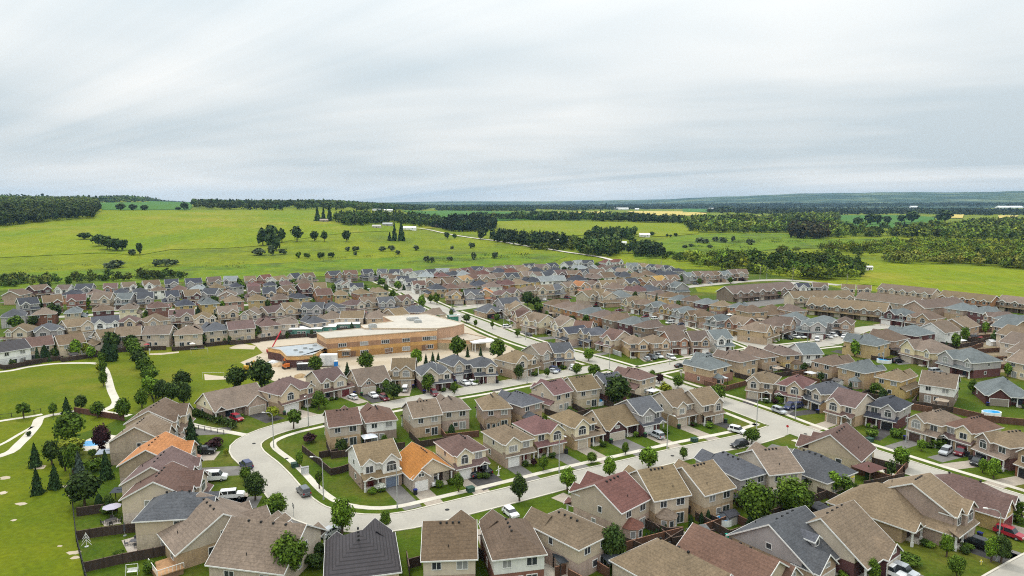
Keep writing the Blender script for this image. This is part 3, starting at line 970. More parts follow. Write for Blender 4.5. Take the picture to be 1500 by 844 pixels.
L6 = row('houses along the park fence', 'B', """
10 500 S v ww l
57 493 S m ee r
104 490 S n ee l
152 482 S b ee r
192 479 S b ee l
234 477 S b ee r
276 477 H b ee l
315 472 H g ee r
351 470 S m ee l
388 466 H m ee r
424 463 H b ee l
457 462 H g ee r
486 456 H b ee l
517 455 S b ee r
551 455 H b ee l
581 451 S b ee r
606 447 H g kk l
633 451 H b ee r
""", near='the row along the park fence', dl=7, d=11, w=10.5)
# white townhouses and the rows right of them
U0 = row('white townhouses', 'F', """
566 400 S n ww l
577 402 S n ww r
590 404 S d ww l
602 407 S g ww r
613 411 S m ww l
500 409 F d ww l
510 411 F n ww r
522 414 S d ww l
""", face=-70, near='the white gabled cluster', dl=0, d=9, w=8)
U1 = row('far rows beside the country road', 'F', """
613 396 S t ww l
630 394 S d ww r
648 393 S w gg l
664 393 S n kk r
682 392 S r mm l
698 390 S d gg r
714 392 S n ww l
730 390 S b ek r
745 388 S n ww l
760 388 S b ee r
776 386 S d ww l
792 387 S n ee r
808 385 S d gg l
833 383 S d ww r
848 381 S w ww l
862 381 S d gg r
""", near='the last row below the meadow', dl=0, d=10, w=11)
U2 = row('second rows beside the country road', 'B', """
624 399 H w ww l
645 399 H r oo r
663 397 H d mm l
678 397 H w gg r
693 396 H m kk l
706 396 H r kk r
730 393 H d gg l
747 393 H r cc r
768 391 H b ee l
785 392 H d kk r
812 392 H d gg l
850 388 H w gg r
868 389 F w gg l
881 389 F m ww r
892 391 F n ww l
903 392 F d ww r
914 393 S b ww l
""", near='the second row below the meadow', dl=0, d=11, w=11.5)
U3 = row('third rows beside the country road', 'F', """
637 408 S b kk l
655 408 S n kk r
678 404 S y ee l
694 402 S m kk r
712 402 S b kk l
729 400 S n ee r
750 400 S d gk l
770 398 S b yy r
786 398 S n ww l
804 398 S d ww r
822 396 S m mm l
840 396 S n oo r
858 395 S d gg l
874 395 S n mm r
""", near='the third row below the meadow', dl=0, d=11, w=11.5)
U4 = row('fourth rows beside the country road', 'B', """
637 416 H d yy l
658 415 H m oo r
681 414 H n mm l
702 411 H d kk r
720 413 H n ww l
740 410 H r oo r
758 409 H b yy l
778 406 H d yy r
798 405 S w ww l
818 404 S w gg r
845 404 H d gg l
872 401 H n mm r
889 400 S n ww l
914 399 H d yy r
""", near='the fourth row below the meadow', dl=0, d=12, w=12)
U5 = row('fifth rows beside the country road', 'F', """
667 424 H b yy r,B
694 424 S g gk l,B
713 423 F o yy l,B
731 424 H m ek r,B
752 421 H m ek l,B
777 418 H b ek r,B
797 418 S b ee l,B
811 417 S g gk r,B
832 413 S b ek l,B
850 412 F o yy l,B
870 410 H n ee r,B
890 411 S b ee l,B
907 409 S b ee r,B
925 408 S d ee l,B
945 406 S b oo l,B
965 404 S y yy r,B
985 403 S n kk l,A
""", near='the fifth row below the meadow', dl=7, d=11, w=11)
U6 = row('corner bungalow', 'F', """
716 445 H g kk l,1
744 438 S g gg r
""", near='the side street off the main street', dl=0, d=12, w=11)
U7 = row('red roofed pair', 'F', """
887 380 H r ww l
903 379 H r ww r
""", near='the end of the country road', dl=0, d=11, w=12)
U8 = row('pale townhouses below the bushes', 'F', """
926 385 S t ww l
936 385 S b ww r
946 386 S b ww l
957 387 S d ww r
967 388 S n ww l
978 389 S d gg r
992 392 H d gg l
""", near='the white gabled terrace by the bushes', dl=0, d=10, w=9)
U9 = row('hip roofs beyond the inner street', 'B', """
900 415 H n kk l
930 399 H n kk r
946 397 H n kk l
965 396 H d gg r
982 397 H d kk l
932 419 H r ee r
950 418 H g gg l
""", face=120, near='the scattered hips above the inner street', dl=0, d=12, w=12)
# ------------------------------------------------------------------ terraces: one long building each, gabled along its front
def terrace(p0, p1, zr, d, side, rc, wc, label, k, dark=None):
    a, b2 = P(*p0, zr), P(*p1, zr); mid = (a+b2)/2; t = b2-a; ln = t.length; ang = math.atan2(t.y, t.x); f = ang-PI/2
    if (math.sin(f) > 0) != (side == 'B'): f += PI
    root = thing('townhouse_terrace', label, 'terrace', (mid.x, mid.y, 0), f+PI/2, 'terraces by the right hand field')
    hw, hd = ln/2, d/2; p = .55; ze = 5.2; w = MB(); r = MB(); tr = MB()
    w.ext([(-hd,0),(hd,0),(hd,ze+.1),(0,ze+p*(hd+.4)-.2),(-hd,ze+.1)], 'x', -hw, hw)
    roof_gable(r, tr, -hw-.4, hw+.4, -hd-.4, hd+.4, 'x', ze, p)
    n = k; 
    for i in range(n):
        c = -hw+ln*(i+.5)/n; b3 = ln/n*.55
        w.ext([(c-b3/2,0),(c+b3/2,0),(c+b3/2,ze),(c,ze+.7*(b3/2+.2)-.2),(c-b3/2,ze)], 'y', -hd-1.2, -hd+.5)
        roof_gable(r, tr if dark is None else None, c-b3/2-.3, c+b3/2+.3, -hd-1.5, -hd+2.6, 'y', ze+.02, .7, (1, 0))
    part('wall', w.mesh('wall', 'brick'), root, color=WC[wc]); part('roof', r.mesh('roof', 'shingle'), root, color=RC[rc]); part('trim', tr.mesh('trim', 'trim'), root)
    q = MB(); q.ext([(-hd-2.2,2.5),(-hd,3.3),(-hd,3.15),(-hd-2.2,2.35)], 'x', -hw, hw); part('porch_roof', q.mesh('porch_roof', 'shingle'), root, color=RC[rc])
    for i in range(n):
        c = -hw+ln*(i+.5)/n
        window(root, c, -hd-1.2, 4.2, 0, 1.4, 1.3, False, False); window(root, c+ln/n*.33, -hd, 4.3, 0, 1.0, 1.1, False, False); window(root, c, hd, 4.3, PI, 1.3, 1.2, False, False)
        part('garage_door', cached(('gd', 2.7), lambda: gdoor(2.7, 2.15)), root, (c, -hd-1.21, .05), color=GD['n'] if i % 2 else GD['e'])
        part('front_door', CACHE['fd'], root, (c+ln/n*.3, -hd-.01, .05), color=(.06,.04,.03))
terrace((1062,422), (1156,415), 8, 14, 'F', 'n', 'b', 'brown gabled townhouse terrace beside the grassy patch', 6)
terrace((1156,428), (1243,427), 8, 12, 'F', 'b', 'e', 'tan roofed beige terrace with a white roof divider', 5)
terrace((1188,437), (1302,447), 8, 13, 'F', 'b', 'b', 'tan roofed brown terrace with dark gables behind blue roofs', 6)
terrace((1262,429), (1350,439), 8, 12, 'B', 'b', 'f', 'long plain tan roof terrace with its back showing', 5)
terrace((1293,416), (1372,424), 8, 11, 'F', 'b', 'e', 'beige terrace along the bright field with grey gables', 5)
terrace((1383,426), (1459,434), 8, 11, 'F', 'b', 'o', 'orange brick terrace along the field with white dormers', 5)
terrace((1469,433), (1545,441), 8, 11, 'F', 'b', 'b', 'brown terrace at the right end of the field', 4)
terrace((1340,442), (1400,437), 8, 12, 'B', 'n', 'k', 'brown hipped terrace end behind the blue roofs', 3)
# streets between the far rows
def mid_road(r1, r2, label):
    def mid(i, j): return (r1[i]['pos']+r2[j]['pos'])/2
    n = min(len(r1), len(r2)); pts = []
    for t in range(5):
        i = round(t*(len(r1)-1)/4); q = r1[i]['pos']
        j = min(r2, key=lambda h: (h['pos']-q).length)
        pts.append((q+j['pos'])/2)
    return pts
road(mid_road(L5, L6, ''), 7.5, 'the street behind the park', (0, 0), True, True)
road(mid_road(L3, L4, ''), 7.5, 'the street of the brick houses', (0, 0), False, True)
road(mid_road(L1, L2, ''), 7.5, 'the farthest street', (0, 0), False, True)
finish_roads()

# ------------------------------------------------------------------ farmland: draped sheets
import bmesh
def drape(name, px, mat, label, lift=.4, cuts=22):
    w = [PT(*q) for q in px]
    bm = bmesh.new(); bm.faces.new([bm.verts.new((p.x, p.y, 0)) for p in w])
    for ax in (0, 1):
        lo = min(p[ax] for p in w); hi = max(p[ax] for p in w)
        for i in range(1, cuts):
            c = lo+(hi-lo)*((i/cuts)**(1.6 if ax else 1)); co = [0,0,0]; co[ax] = c; no = [0,0,0]; no[ax] = 1
            bmesh.ops.bisect_plane(bm, geom=bm.verts[:]+bm.edges[:]+bm.faces[:], plane_co=co, plane_no=no)
    for q in bm.verts: q.co.z = float(elev(q.co.x, q.co.y))+lift+max(0, math.hypot(q.co.x, q.co.y)-900)*.0006
    bmesh.ops.recalc_face_normals(bm, faces=bm.faces[:])
    me = bpy.data.meshes.new(name); bm.to_mesh(me); bm.free(); me.materials.append(MATS[mat])
    if me.polygons and sum(p.normal.z for p in me.polygons) < 0: me.flip_normals()
    o = part(name, me); return tag(o, label, 'field', kind='structure')
ground_mat('rough', (.078,.145,.006), (.140,.182,.006), (.060,.085,.016), .05, .35, .35)
drape('field', [(-160,350),(0,336),(70,328),(139,322),(150,309),(300,308.5),(480,309),(520,313),(575,322),(640,334),(600,338),(520,341),(470,346),(430,352),(390,360),(330,364),(250,366),(205,374),(150,371),(80,374),(0,378),(-160,388)], 'crop_bright', 'bright yellow green crop on the rolling hill')
drape('field', [(142,297.5),(210,297),(276,297),(282,304),(278,307.6),(150,308)], 'crop_dark', 'deep green crop field beyond the crest')
drape('field', [(560,302),(625,301),(640,304),(600,307),(562,307)], 'crop_dark', 'small green field between the far woods', .8)
drape('field', [(588,309),(660,309),(760,311),(850,315),(845,322),(760,323),(700,325),(640,318),(600,313)], 'crop_dark', 'flat deep green field before the tree line', .8)
drape('field', [(720,325),(850,325),(1030,329),(1022,343),(985,346),(940,348),(880,344),(830,346),(780,348),(735,343),(722,336)], 'crop', 'wide light green field before the tree line', .6)
drape('field', [(815,312),(885,310.5),(886,313.5),(820,315)], 'wheat', 'narrow pale golden wheat strip', 1.2)
drape('field', [(917,310),(1000,310.5),(1036,313),(1030,316.5),(985,317),(945,316)], 'wheat', 'golden wheat field right of the tree line', 1.2)
drape('field', [(1082,318.2),(1130,316),(1183,315),(1182,317.5),(1130,320.5),(1095,321)], 'wheat', 'golden wheat strip in front of the dark wood', 1.2)
drape('field', [(1387,315),(1412,315),(1410,320.5),(1390,320)], 'wheat', 'small golden wheat patch among far trees', 1.2)
drape('field', [(1462,316.5),(1492,316.5),(1488,320),(1463,320.5)], 'wheat', 'golden wheat patch at the far right', 1.2)
drape('field', [(1230,316),(1330,316),(1385,320),(1375,333),(1330,335),(1240,333),(1225,324)], 'crop_dark', 'green field with scattered trees', .8)
drape('field', [(1460,327),(1560,327),(1560,338),(1475,336)], 'crop_dark', 'green field at the right edge', .8)
drape('field', [(1330,307),(1420,306),(1560,306),(1560,314),(1440,313),(1340,312)], 'crop', 'pale green field by the long white building', 1.5)
drape('field', [(1000,306.5),(1045,307),(1062,311),(1000,312)], 'crop_dark', 'green field left of the dark tree block', 1.2)
drape('field', [(1258,416),(1262,404),(1284,389),(1310,386.5),(1380,389),(1450,393),(1560,402),(1640,450),(1500,438),(1400,429),(1330,424),(1290,420)], 'crop_bright', 'bright green crop field behind the terraces', .3)
drape('field', [(960,356),(985,347),(1070,341.5),(1140,342),(1215,351),(1310,349),(1322,354),(1250,362),(1130,366),(1080,373),(1000,378),(930,380),(925,366)], 'rough', 'olive meadow dotted with bushes', .4)
drape('field', [(985,329),(1026,330),(1023,342),(985,344)], 'crop', 'bright corner of the light field', .9)
drape('field', [(-160,412),(0,402),(110,396),(260,392),(420,385),(560,378),(700,372),(820,372),(830,376),(800,388),(560,402),(200,416),(-60,430)], 'rough', 'rough weedy meadow behind the last houses', .25)
c = [PT(*q) for q in ((600,333),(628,337),(653,342.5),(692,349),(728,353.5),(760,359),(800,365),(830,370),(855,373.5),(880,377.5),(905,384))]
strip('road', catmull(c, 8), 6.0, .7, 'concrete', 'pale country road winding up past the farms', zt=True)

# ------------------------------------------------------------------ foliage
def leaves_np(cent, nor, size, rs):
    n = len(cent); up = rs.normal(size=(n,3)); t = np.cross(nor, up); t /= np.linalg.norm(t, axis=1)[:,None]+1e-9; b_ = np.cross(nor, t)
    s = size*(.6+.8*rs.rand(n))[:,None]
    v = np.stack([cent-t*s-b_*s*.6, cent+t*s-b_*s*.6, cent+t*s*.7+b_*s*.7, cent-t*s*.7+b_*s*.7], 1)
    return v
def crown_pts(shape, n, rs):
    """leaf centres and normals in a unit crown: radius 1, height 0..1"""
    if shape == 'cone':
        k = 11; z = rs.rand(n)**1.25; lay = np.floor(z*k)/k; fr = (z-lay)*k
        a = rs.rand(n)*2*PI; lob = 1+.26*np.sin(a*5+lay*37)+.16*np.sin(a*3+lay*11)
        r = (1-z)**.85*(.62+.5*(1-fr))*lob*np.sqrt(.25+.75*rs.rand(n))*.95
        c = np.stack([r*np.cos(a), r*np.sin(a), z], 1); nn = np.stack([np.cos(a), np.sin(a), .5+0*a], 1)
    elif shape == 'column':
        z = rs.rand(n); a = rs.rand(n)*2*PI
        r = np.sin(np.clip(z*.9+.12, 0, 1)*PI)**.5*(1-.35*z)*np.sqrt(.4+.6*rs.rand(n))*(1+.13*np.sin(a*4+z*14))
        c = np.stack([r*np.cos(a), r*np.sin(a), z], 1); nn = np.stack([np.cos(a), np.sin(a), .3+0*a], 1)
    else:
        K = dict(round=46, open=24, shrub=18, egg=40)[shape]
        d = rs.normal(size=(K,3)); d /= np.linalg.norm(d, axis=1)[:,None]
        rad = (.46+.30*rs.rand(K))[:,None]; cc = d*rad
        if shape == 'egg': cc[:,:2] *= (1.05-.42*(cc[:,2:3]*.5+.5))
        if shape == 'open': cc[:,2] *= .75
        i = rs.randint(0, K, n); o = rs.normal(size=(n,3)); o /= np.linalg.norm(o, axis=1)[:,None]
        sz = (.24+.18*rs.rand(K))[i][:,None]*(.7 if shape == 'open' else 1)
        c = cc[i]+o*sz*(rs.rand(n)**.4)[:,None]
        nn = o*.7+c*.5; nn[:,2] += .35
        if shape != 'open':      # leaves that fill the middle of the crown
            q = rs.rand(n) < .22; g = rs.normal(size=(n,3)); g /= np.linalg.norm(g, axis=1)[:,None]; c[q] = (g*(.72*rs.rand(n)**.33)[:,None])[q]; nn[q] = g[q]
        c = np.stack([c[:,0], c[:,1], c[:,2]*.5+.5], 1)
        if shape == 'shrub': c[:,2] = np.abs(c[:,2])
    nn = nn+rs.normal(size=nn.shape)*.45; nn /= np.linalg.norm(nn, axis=1)[:,None]
    return c, nn
def quads_mesh(name, v, mat, tint=None):
    n = len(v); me = bpy.data.meshes.new(name)
    me.vertices.add(4*n); me.vertices.foreach_set('co', v.reshape(-1).astype(np.float32))
    me.loops.add(4*n); me.loops.foreach_set('vertex_index', np.arange(4*n, dtype=np.int32))
    me.polygons.add(n); me.polygons.foreach_set('loop_start', np.arange(n, dtype=np.int32)*4)
    me.update(calc_edges=True)
    if tint is not None:
        a = me.color_attributes.new('tint', 'FLOAT_COLOR', 'POINT')
        t = np.concatenate([np.repeat(tint, 4, 0), np.ones((4*n,1))], 1).astype(np.float32); a.data.foreach_set('color', t.reshape(-1))
    me.materials.append(MATS[mat]); return me
NLEAF = {0: 4600, 1: 2000, 2: 700, 3: 260}
def crown_mesh(shape, mat, variant, lod):
    def mk():
        rs = np.random.RandomState(variant*17+len(shape)*5+lod); n = NLEAF[lod]
        if shape == 'shrub': n = int(n*.5)
        c, nn = crown_pts(shape, n, rs)
        c[:, 2] *= 2       # crown stands 2 units tall so its leaves keep their shape
        s = {0: .058, 1: .085, 2: .135, 3: .20}[lod]*(1.25 if shape == 'shrub' else 1)
        return quads_mesh('crown', leaves_np(c, nn, s, rs), mat)
    return cached(('crown', shape, mat, variant, lod), mk)
def trunk_mesh(k):
    def mk():
        m = MB(); r = random.Random(k)
        m.tube([(0,0,-.05),(r.uniform(-.02,.02),0,.35),(r.uniform(-.04,.04),r.uniform(-.03,.03),.8)], [.035,.026,.012], 7)
        for i in range(4):
            a = i*1.6+r.random(); m.tube([(0,0,.34+.06*i),(.12*math.cos(a),.12*math.sin(a),.55+.06*i)], [.016,.006], 5)
        return m.mesh('trunk', 'bark')
    return cached(('trunk', k), mk)
KIND = dict(g=('round','leaf_green','green maple','tree'), d=('round','leaf_dark','dark leafy tree','tree'), b=('egg','leaf_bright','bright green tree','tree'), y=('egg','leaf_yellow','yellow green tree','tree'),
            e=('egg','leaf_green','oval green tree','tree'), E=('egg','leaf_dark','dark oval tree','tree'), s=('cone','leaf_needle','dark spruce','spruce'), S=('cone','leaf_blue','blue spruce','spruce'),
            c=('column','leaf_needle','slim dark cedar','cedar'), p=('round','leaf_purple','dark purple tree','tree'), o=('open','leaf_green','thin open tree','tree'),
            u=('shrub','leaf_green','green shrub','shrub'), U=('shrub','leaf_dark','dark shrub','shrub'), P=('shrub','leaf_purple','purple shrub','shrub'), Y=('shrub','leaf_yellow','yellow shrub','shrub'), B=('shrub','leaf_bright','bright shrub','shrub'),
            G=('shrub','leaf_grey','grey green bush','bush'), w=('round','leaf_grey','grey green willow','tree'), W=('shrub','flower_white','white flowering bush','shrub'))
TREES = []
NAME = {'tree': 'leafy_tree', 'spruce': 'spruce_tree', 'cedar': 'cedar_tree', 'shrub': 'shrub', 'bush': 'bush'}
def nearest_label(p):
    h = min(ROWS, key=lambda q: (q['pos']-Vector((p.x,p.y,0))).length_squared)
    return h
def tree(p, k, h, r, label=None, group=None):
    shape, mat, desc, cat = KIND[k]
    d = p.length; lod = 0 if d < 150 else 1 if d < 260 else 2 if d < 650 else 3
    v = rnd.randrange(3)
    if label is None:
        q = nearest_label(p)
        label = f"{desc} near the {ORD[q['i']]} house from left in {q['row']}"
        base = label; k2 = 0
        adj = ['small', 'tall', 'broad', 'slender', 'sturdy', 'bushy', 'neat', 'full', 'dense', 'rounded', 'upright', 'lush']
        adj = ['taller', 'smaller', 'broader', 'narrower'] if False else adj
        if label in USED: label = ('taller ' if h > USED_H.get(base, h)+.3 else 'smaller ')+base
        while label in USED and k2 < 10:
            label = f"{ORD[k2+1]} {base}"; k2 += 1
        USED_H[base] = h
        label = ' '.join(label.split()[:16])
    if cat == 'spruce': r *= .86
    root = thing(NAME[cat], label, cat, p, 0, group or {'tree': 'trees among the houses', 'spruce': 'spruces among the houses', 'cedar': 'cedars in the back gardens', 'shrub': 'shrubs in the gardens', 'bush': 'bushes'}[cat])
    h *= 1.12; r *= 1.08
    z0 = 0 if cat in ('shrub','bush') else .03*h if cat in ('spruce','cedar') else .12*h
    if cat not in ('shrub', 'bush'): part('trunk', trunk_mesh(v), root, scale=(h, h, h*.8))
    part('crown', crown_mesh(shape, mat, v, lod), root, (0,0,z0), rnd.uniform(0,6.28), scale=(r, r, (h-z0)/2))
    return root
USED_H = {}
def trees(text, **kw):
    for t in text.strip().split('\n'):
        q = t.split()
        if not q: continue
        p = P(float(q[0]), float(q[1])); h = float(q[3]); r = float(q[4]) if len(q) > 4 else h*.32
        tree(p, q[2], h, r, ' '.join(q[5:]) or None, **kw)
trees("""
52 684 s 5 1.6 dark spruce standing over the bare patch in the park
55 724 s 5 1.5 nearest dark spruce standing alone in the park grass
81 716 s 4.8 1.6 dark spruce right of the nearest park spruce
76 681 d 5.5 1.8 dark tree between two park spruces
103 652 g 8 3.6 big bright crowned maple behind the swimming pool garden
106 668 y 4.2 3.2 yellow green spreading tree beside the pool
150 664 p 7 2.0 dark purple tree right of the swimming pool
107 697 e 7.4 2.0 tall weeping green tree at the park boundary
96 690 E 5.5 1.6 dark oval tree at the park boundary behind the weeping tree
117 706 S 6 1.8 pale blue spruce at the park boundary
124 741 d 6.6 3.3 big dark round maple at the corner of the garden fence
156 702 s 5.8 1.7 dark spruce behind the purple roofed gazebo garden
140 690 u 3 2.2
170 672 U 2.2 1.6
35 613 o 4.6 2.2 thin open tree beside the park path gate
78 609 e 3.6 1.4 small oval tree right of the park path gate
98 606 s 4.3 1.6 first dark spruce along the red brown park fence
119 601 d 4.4 1.9 round dark tree behind the red brown park fence
143 612 g 4.6 1.8 round tree in front of the red brown park fence
181 616 g 6.2 2.0 tall green tree at the right end of the red brown fence
42 639 U 1.3 .7 tiny dark shrub on the park path bend
191 512 d 6.2 2.6 first dark tree of the hedge line, nearest the far houses
195 518 g 6.4 2.8 second bushy tree of the hedge line from the far end
200 527 g 6.2 2.7 third bushy tree of the hedge line from the far end
206 539 d 6.6 3.0 fourth dark tree of the hedge line from the far end
213 551 g 6.6 3.0 fifth bushy tree of the hedge line from the far end
220 562 g 6.0 2.7 sixth bushy tree of the hedge line from the far end
218 579 b 6.0 2.4 bright tree of the hedge line below the sports field
228 584 b 6.2 2.5 second bright tree of the hedge line below the sports field
238 588 d 6.4 2.4 dark tree of the hedge line behind the bungalow hedge
251 591 d 6.4 2.6 dark round tree left of the corner bungalow
270 594 E 6.8 2.6 tallest dark oval tree left of the corner bungalow
268 573 d 6.5 2.9 dark round tree on the sports field edge
208 598 g 5.6 1.9 green tree behind the topmost brown roof
258 612 y 2.6 1.0
149 534 e 4.6 1.5 young tree at the top bend of the park path
151 549 e 5 1.5 second young tree beside the park path
152 566 e 5 1.6 third young tree beside the park path
157 529 c 6.4 2.1 dark cone tree in the strip between the paths
166 529 c 6 2.0 twin dark cone tree in the strip between the paths
86 522 b 6.4 2.5
100 524 g 5.2 1.6
112 524 b 7 2.3
124 521 y 5.5 1.8
134 526 b 5 1.9
145 545 y 3.4 1.3
55 528 s 4.6 1.4
66 527 c 5 1.4
72 530 s 4 1.0
165 514 d 8 3.3
191 507 g 6.2 2.5
206 507 d 7 2.8
223 504 p 6 2.2
247 505 d 7.4 3.0
320 496 s 6.4 1.9
257 480 c 7 1.5
374 492 e 5 1.8
480 477 e 6.6 2.0
347 573 d 8 3.2 big dark tree left of the two above the bungalow
384 572 d 10 4.2 biggest dark tree between the bungalow and the school
463 547 g 6.2 2.6 round green tree behind the maroon roof by the school
509 555 s 5.2 1.6 dark spruce between the school and the tan roofs
536 543 g 6.6 3.0 round green tree in front of the school wall
610 538 b 6.8 2.7 bright tree in front of the school wall
670 525 g 8 3.2 big green tree before the school canopy
729 529 g 8.6 3.4 biggest green tree right of the school canopy
624 533 s 3.4 1.0
634 531 s 3.6 1.1
642 530 s 3.2 1.0
685 523 s 3.6 1.0
704 521 s 3.0 .9
467 600 g 5.4 2.0
400 614 y 3.6 2.0
430 628 o 5.6 2.4 thin pale street tree on the bend verge
282 666 s 8.4 2.5 tall dark spruce right of the orange roof at the bend
316 656 P 2.4 2.4 dark purple shrub on the lawn by the bend
297 656 Y 1.4 .9
331 667 y 1.6 .7
374 733 d 5.6 2.3 dark round street tree beside the white jeep
360 706 g 3.2 1.3 smaller street tree behind the dark round one
404 757 g 4.4 2.4 broad green tree on the near side of the bend
501 783 b 6.6 2.4 tall bright tree beside the silver car at the bend
565 777 e 3.8 1.1 small street tree above the dark ribbed roof
426 850 g 7.2 2.9 green tree against the near beige gable wall
465 815 U 2.6 1.6
461 832 U 2.4 1.6
439 684 b 3.6 1.0 young bright tree beside the green utility box
468 716 o 4.2 1.0 slender young tree next to the lamp post at the bend
761 735 E 5.6 1.9 dark cone shaped street tree above the tan backsplit house
831 719 b 4.8 1.9 bright round street tree left of the red brown roof
893 701 b 4.8 1.7
950 687 b 5 2.5 broad bright street tree above the tan gables
867 679 g 2.6 1.3 small ball shaped street tree
916 666 e 3 1.0 small oval tree on the sidewalk
1001 673 g 2.8 1.0
1101 650 g 3.8 2.0
897 830 E 7.0 2.6 big dark tree between the near back gardens
1107 770 g 8 3.8 left one of the two big green garden trees
1160 758 g 7.4 3.6 right one of the two big round garden trees
1219 721 b 4.4 2.0
1239 722 u 3.4 1.8
1190 716 U 3.2 2
1319 686 b 5 2.1 bright street tree beside the red roofed gazebo garden
1455 701 b 4.4 1.5 yellow green street tree at the right edge
1466 825 E 4.8 1.6 dark tree on the lawn beside the black minivan
1401 846 g 3.6 1.4 small tree on the lawn at the bottom right
1330 826 u 1.8 2.2
1352 770 u 1.4 1.2
1478 757 u 1.6 1.5
1495 760 o 3.6 1.0
1271 704 c 3.0 .6
905 596 d 9.2 4.0 biggest dark maple in the middle of the inner gardens
862 529 b 4.8 2.4 bright lime tree beside the main street
870 553 g 4.6 2.2
845 549 g 4.0 1.8
1053 588 g 5 2.0
993 569 g 4.2 1.9
974 576 Y 3.4 2.2
966 562 p 3.4 1.4
955 560 g 4.2 1.2
577 585 d 5 2.6
627 575 g 6 2.2
760 556 d 5 1.8
630 600 u 1.8 1.5
665 572 u 1.6 1.4
758 494 g 3.4 1.3
697 480 o 4 1.2
721 482 o 4 1.1
661 464 e 3.6 1.4
683 473 d 4.2 2.2
618 452 b 7.4 2.6
640 446 g 6.6 2.2
631 444 g 5 2
715 462 e 4.6 1.6
728 470 g 3.6 1.6
773 448 d 8.4 3.6 big round tree above the maroon gable
785 452 d 6.4 3.0
806 429 d 5 2.3
832 431 b 4.6 2.2
838 428 b 4.2 2.0
882 419 g 5.4 2.4
560 420 g 6 2.6
583 425 b 6.4 3.2
566 429 d 5.6 2
539 435 d 4.4 2
486 436 g 5.6 2.4
430 424 g 7 3.2
407 425 g 5.6 2.4
465 440 e 4 1.6
314 451 g 7 2.6
336 444 g 5 2.2
349 422 g 7 3
355 428 g 6.6 3
375 428 g 4 2
24 484 g 6.6 3.2
80 472 d 9 4.0 big dark tree beside the tan roof in the far estate
50 478 d 5 2.4
18 443 g 6 2.6
70 431 d 8 2.8
101 419 g 7 2.4
196 505 y 3 1.2
1196 494 d 4.4 1.7
1400 511 e 6.2 2.1 oval green tree between the back gardens
1283 580 g 4 2.0
1277 641 u 2.2 2.0
1313 641 u 2.2 1.8
1375 655 u 2.2 2.2
1143 590 u 2.4 1.8
1443 489 b 5.6 1.6
1472 444 g 4.4 2.2
1128 437 g 4.6 2
1140 437 g 4.2 2.2
1358 442 g 3.4 1.8
1424 577 g 4.4 1.4
1070 416 g 4.8 2
1025 417 g 4.6 2
1087 412 P 3 1.6
1264 466 g 4.4 1.4
1045 590 g 5 2
""")
# cedars and garden shrubs
for i, x in enumerate((947, 954, 961, 968, 975)): tree(P(x, 796-i*3), 'c', 1.9, .38, f'{ORD[i]} slim cedar from the left along the near garden fence', 'cedars in the back gardens')
for i, (x, y) in enumerate(((1012,776),(1027,772),(1037,768))): tree(P(x, y), 'c', 2.6, .5, f'{ORD[i]} dark cedar from the left beside the interlock patio', 'cedars in the back gardens')
for h in ROWS:      # garden trees between the farther houses
    if h['lod'] >= 2 and rnd.random() < .5:
        c, s = math.cos(h['rt']), math.sin(h['rt']); x = (h['hw']+1.2)*rnd.choice([-1,1]); y = rnd.uniform(-.2, 1.3)*h['hd']
        tree(Vector((h['pos'].x+c*x-s*y, h['pos'].y+s*x+c*y, 0)), rnd.choice('ggdeeEbds'), rnd.uniform(3.5, 6.5), rnd.uniform(1.3, 2.6))
# clipped hedge beside the bungalow path
hl = [P(265,604), P(300,612), P(345,629)]
def hedge_mesh(pts, h, w, mat, n=2600):
    rs = np.random.RandomState(5); c = []; pts = [np.array(p) for p in pts]
    k = n//(len(pts)-1)
    for a, b_ in zip(pts, pts[1:]):
        t = rs.rand(k,1); q = a[None]*(1-t)+b_[None]*t; q[:,:2] += rs.normal(size=(k,2))*w*.33; q[:,2] += h*np.sqrt(rs.rand(k)); c.append(q)
    c = np.concatenate(c); nn = rs.normal(size=c.shape); nn[:,2] += .8; nn /= np.linalg.norm(nn, axis=1)[:,None]
    return quads_mesh('hedge', leaves_np(c, nn, .2, rs), mat)
tag(part('hedge', hedge_mesh(hl, 1.7, 2.0, 'leaf_dark')), 'clipped dark hedge along the footpath beside the corner bungalow', 'hedge')
tag(part('hedge', hedge_mesh([P(266,500), P(312,496), P(326,492)], 1.8, 2.2, 'leaf_dark')), 'dark hedge behind the sports field fence', 'hedge')
# street shrubs in front of the nearer houses
for h in ROWS:
    if h['side'] == 'F' and h['lod'] <= 1:
        c, s = math.cos(h['rt']), math.sin(h['rt'])
        for j in range(2):
            x = -h['gs']*rnd.uniform(.5, h['hw']); y = -h['hd']-rnd.uniform(.8, 1.6)
            p = Vector((h['pos'].x+c*x-s*y, h['pos'].y+s*x+c*y, 0))
            tree(p, rnd.choice('uUuUBP'), rnd.uniform(.8, 1.7), rnd.uniform(.6, 1.2))
        if rnd.random() < .42:
            x = -h['gs']*h['hw']*.8; y = -h['hd']-5.0; p = Vector((h['pos'].x+c*x-s*y, h['pos'].y+s*x+c*y, 0)); tree(p, rnd.choice('gegb'), rnd.uniform(2.8, 4.6), 1.2)
    elif h['side'] == 'B' and h['lod'] <= 2:
        c, s = math.cos(h['rt']), math.sin(h['rt'])
        for _ in range(rnd.choice([0,1,1,2])):
            x = rnd.uniform(-1, 1)*h['hw']; y = h['hd']+rnd.uniform(3.5, 6.5); p = Vector((h['pos'].x+c*x-s*y, h['pos'].y+s*x+c*y, 0)); tree(p, rnd.choice('uUgdcsU'), rnd.uniform(1.5, 4.0), rnd.uniform(.7, 1.4))
